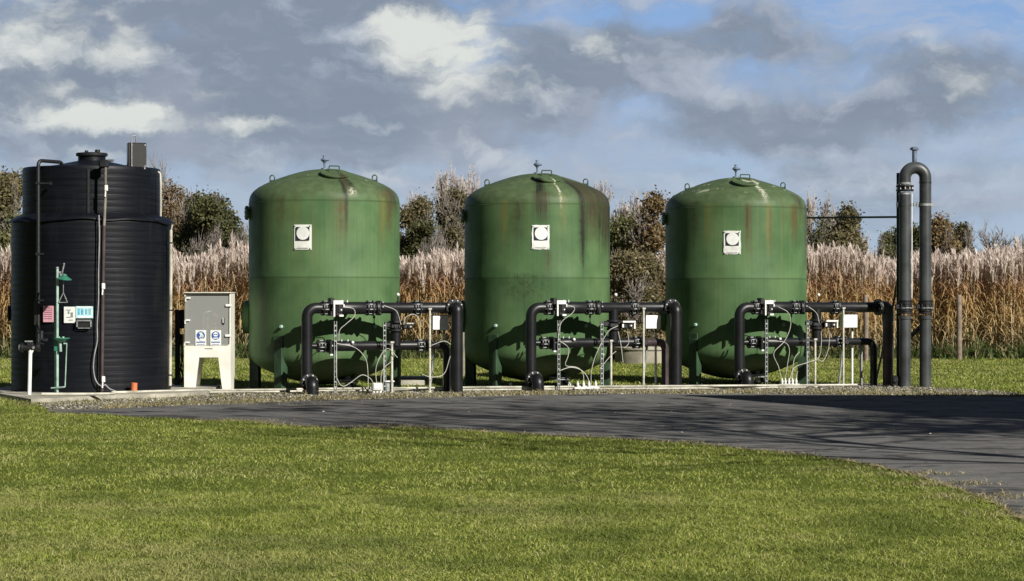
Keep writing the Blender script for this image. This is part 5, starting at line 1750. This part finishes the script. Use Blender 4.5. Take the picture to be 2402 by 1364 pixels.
bush(8, 74, 408, 92, 'olive brown leafy tree beyond the reeds at the black tank', LM['olive'], 9000, .12, 1, group=G, lobes=18)
bush(40, 70, 505, 70, 'low dark green bush under the olive brown tree', LM['green'], 5000, .11, 2, group=G, bottom=.1)
bare_tree(393, 82, 345, 'bare dark twigged tree rising behind the black control box', M['greybark'], .7, .45, 2, 5, 3, G, .62)
bush(418, 80, 440, 92, 'russet brown thinning tree beside the black tank', LM['brown'], 11000, .10, 4, group=G, ragged=.3, lobes=20)
bare_tree(430, 81, 430, 'pale bare twiggy tree over the russet thinning tree', M['palebark'], .6, .55, 2, 5, 5, G, .7)
bush(478, 72, 462, 92, 'dense dark evergreen tree between black tank and first green tank', LM['dark'], 11000, .12, 6, group=G, lobes=20)
bush(542, 72, 515, 46, 'smaller dark green bush touching the dense evergreen', LM['dark'], 4200, .11, 26, group=G)
bare_tree(574, 86, 500, 'small grey bare tree just beside the first green tank', M['greybark'], .75, .45, 2, 5, 7, G, .6)
bush(968, 76, 468, 66, 'dark olive tree close behind the first green tank', LM['olive'], 8500, .11, 8, group=G)
bush(1052, 78, 448, 72, 'dark green brown tree at the middle tank with a pale crown behind', LM['conifer'], 10000, .11, 9, group=G, lobes=20)
bush(1010, 75, 520, 60, 'low dark bush between the first two green tanks', LM['dark'], 5000, .11, 27, group=G, bottom=.1)
for k, (px, top, Y, ws, lab) in enumerate(((1046, 376, 92, .42, 'tallest pale bare poplar behind the dark green brown tree'), (1082, 384, 93, .40, 'pale bare poplar beside the tallest one'), (1118, 400, 94, .40, 'shorter pale bare poplar near the middle tank'),
                                           (985, 440, 95, .45, 'faint bare poplar over the dark olive tree'), (1402, 408, 95, .40, 'pale bare poplar showing over the middle tank shoulder'), (1478, 436, 92, .45, 'slender pale bare poplar above the green shrub'),
                                           (1512, 448, 94, .42, 'pale bare poplar above the russet shrub'), (1450, 470, 93, .45, 'faint bare poplar beside the middle tank'), (1890, 432, 97, .42, 'pinkish bare poplar behind the last tank shoulder'),
                                           (1930, 445, 98, .42, 'pale bare poplar above the tie rod'), (1966, 468, 98, .42, 'fading bare poplar over the pointed evergreen'), (2010, 520, 98, .5, 'low pale bare tree beyond the pointed evergreen'))):
    bare_tree(px, Y, top, lab, M['palebark'], .42, .95, 3, 5, 40 + k, 'pale bare poplars', ws, leaves=(2200, .05, LM['pale']), min_r=.019)
bush(1455, 61, 508, 62, 'leafy green shrub beside the middle green tank', LM['green'], 7000, .10, 11, group=G, bottom=.3)
bush(1530, 59.5, 466, 62, 'tall russet shrub beside the last green tank', LM['russet'], 11000, .10, 12, group=G, bottom=.2, ragged=.22)
bush(1480, 58.6, 590, 78, 'wide tangled brown green shrub between the second and third tanks', LM['mixed'], 10000, .085, 13, 'shrub', .02, G, ragged=.22, lobes=20)
bush(1918, 82, 508, 44, 'dark upright bush next to the last green tank', LM['dark'], 6000, .11, 14, group=G, spiky=.8)
bush(1985, 76, 490, 52, 'pointed dark evergreen behind the tie rod', LM['conifer'], 9000, .11, 15, group=G, cone=.35)
bush(1985, 75, 545, 85, 'broad low brown green thicket under the pointed evergreen', LM['olive'], 7000, .11, 16, group=G, bottom=.1)
bush(2076, 90, 548, 34, 'small hazy bush standing alone near the gooseneck', LM['green'], 3200, .11, 17, group=G)
bush(2112, 86, 535, 28, 'narrow dark bush behind the gooseneck post', LM['dark'], 3000, .11, 18, group=G, cone=.2)
bush(2152, 78, 530, 28, 'dark green bush seen between the gooseneck pipes', LM['dark'], 3500, .11, 19, group=G)
bush(2202, 75, 512, 44, 'rounded golden brown conifer beside the gooseneck', LM['russet'], 8000, .10, 20, group=G, lobes=14)
bush(2262, 79, 526, 32, 'small pointed dark conifer beyond the fence post', LM['conifer'], 4500, .10, 21, group=G, cone=.55)
bush(2235, 83, 560, 60, 'low dark hedge bush between the two conifers', LM['dark'], 3800, .11, 22, group=G, bottom=.1)
bare_tree(2345, 80, 512, 'wide bare grey tree at the end of the reeds', M['greybark'], .8, .5, 2, 5, 24, G, .8)
bare_tree(2300, 84, 535, 'smaller bare grey tree beside the pointed dark conifer', M['greybark'], .7, .5, 2, 5, 25, G, .7)

# ------------------------------------------------------------------ what shades the road from beyond the frame
def yard_tree(x, y, h, label, seed, leaves):
    rnd = random.Random(seed)
    V, Q, tips = branches(h, .085, 4, .95, 2, .25, rnd, min_r=.008, first=.24, wob=.2)
    sc = h / V[:, 2].max()
    V = V * sc; tips = tips * sc
    root = thing('yard_tree', label, 'tree', (x, y, 0), 0, 'trees beside the yard')
    np_mesh('trunk', V[:16], [Q[:4]], M['bark'], root)
    np_mesh('limbs', V, [Q[4:]], M['bark'], root)
    hub = tips[rng.integers(0, len(tips), leaves // 11)]
    hub = hub[hub[:, 2] > h * .33]
    k_ = hub[:, 2] / math.tan(EL)
    S = np.stack([x + hub[:, 0] - math.sin(AZ) * k_, y + hub[:, 1] + math.cos(AZ) * k_], 1)
    hub = hub[inside(S, ROAD) & inside(S + [0, -.7], ROAD)]          # crown shaped for its shade: leaves kept only where their shadow lands on road
    C = hub[rng.integers(0, len(hub), leaves)] + rng.normal(0, 1, (leaves, 3)) * [.40, .40, .12]
    lv, lq = leaf_quads(C, .14)
    np_mesh('foliage', lv, [lq], LM['olive'], root)


yard_tree(9.2, 18.8, 13.5, 'half bare tree by the yard road, its trunk outside the picture', 61, 1500)
yard_tree(13.4, 19.8, 13.5, 'half bare tree beside the sheet metal shed', 62, 1500)

sh = thing('sheet_shed', 'grey sheet metal shed beyond the yard road shading the tarmac', 'shed', (8.1, 31.6, 0))
poly = [(0, 0), (0, 4.5), (-3.0, 2.0), (-3.0, 0)]
m = MB(); m.add([(0, y, z) for y, z in poly] + [(9, y, z) for y, z in poly], [(0, 1, 2, 3), (7, 6, 5, 4), (0, 4, 5, 1), (2, 6, 7, 3), (3, 7, 4, 0)])
m.build('wall', M['sheet'], sh, 20)
m = MB(); m.add([(-.08, .12, 4.60), (9.1, .12, 4.60), (9.1, -3.15, 1.88), (-.08, -3.15, 1.88), (-.08, .12, 4.66), (9.1, .12, 4.66), (9.1, -3.15, 1.94), (-.08, -3.15, 1.94)],
                [(0, 1, 2, 3), (7, 6, 5, 4), (0, 4, 5, 1), (1, 5, 6, 2), (2, 6, 7, 3), (3, 7, 4, 0)])
m.build('roof', M['sheet'], sh, 20)

# fallen leaves and pale litter on the tarmac
def litter():
    P = scatter(500, -6, 7, 22, 37); P = P[inside(P, ROAD)][:150]
    C = np.concatenate([P, np.full((len(P), 1), .022)], 1)
    n = len(C)
    th = rng.uniform(0, 6.28, n); s = rng.uniform(.008, .026, n)[:, None]
    a = np.stack([np.cos(th), np.sin(th), rng.normal(0, .15, n)], 1) * s; b = np.stack([-np.sin(th), np.cos(th), rng.normal(.2, .2, n)], 1) * s * .6
    V = np.stack([C - a, C + b, C + a, C - b], 1).reshape(-1, 3)
    mt = island('fallen_leaves', [(0, (.20, .13, .06)), (.6, (.42, .34, .20)), (1, (.62, .60, .52))], .8)
    tag(np_mesh('fallen_leaves', V, [np.arange(n * 4).reshape(-1, 4)], mt), 'pale fallen leaves scattered over the tarmac', 'leaves', kind='stuff')


litter()
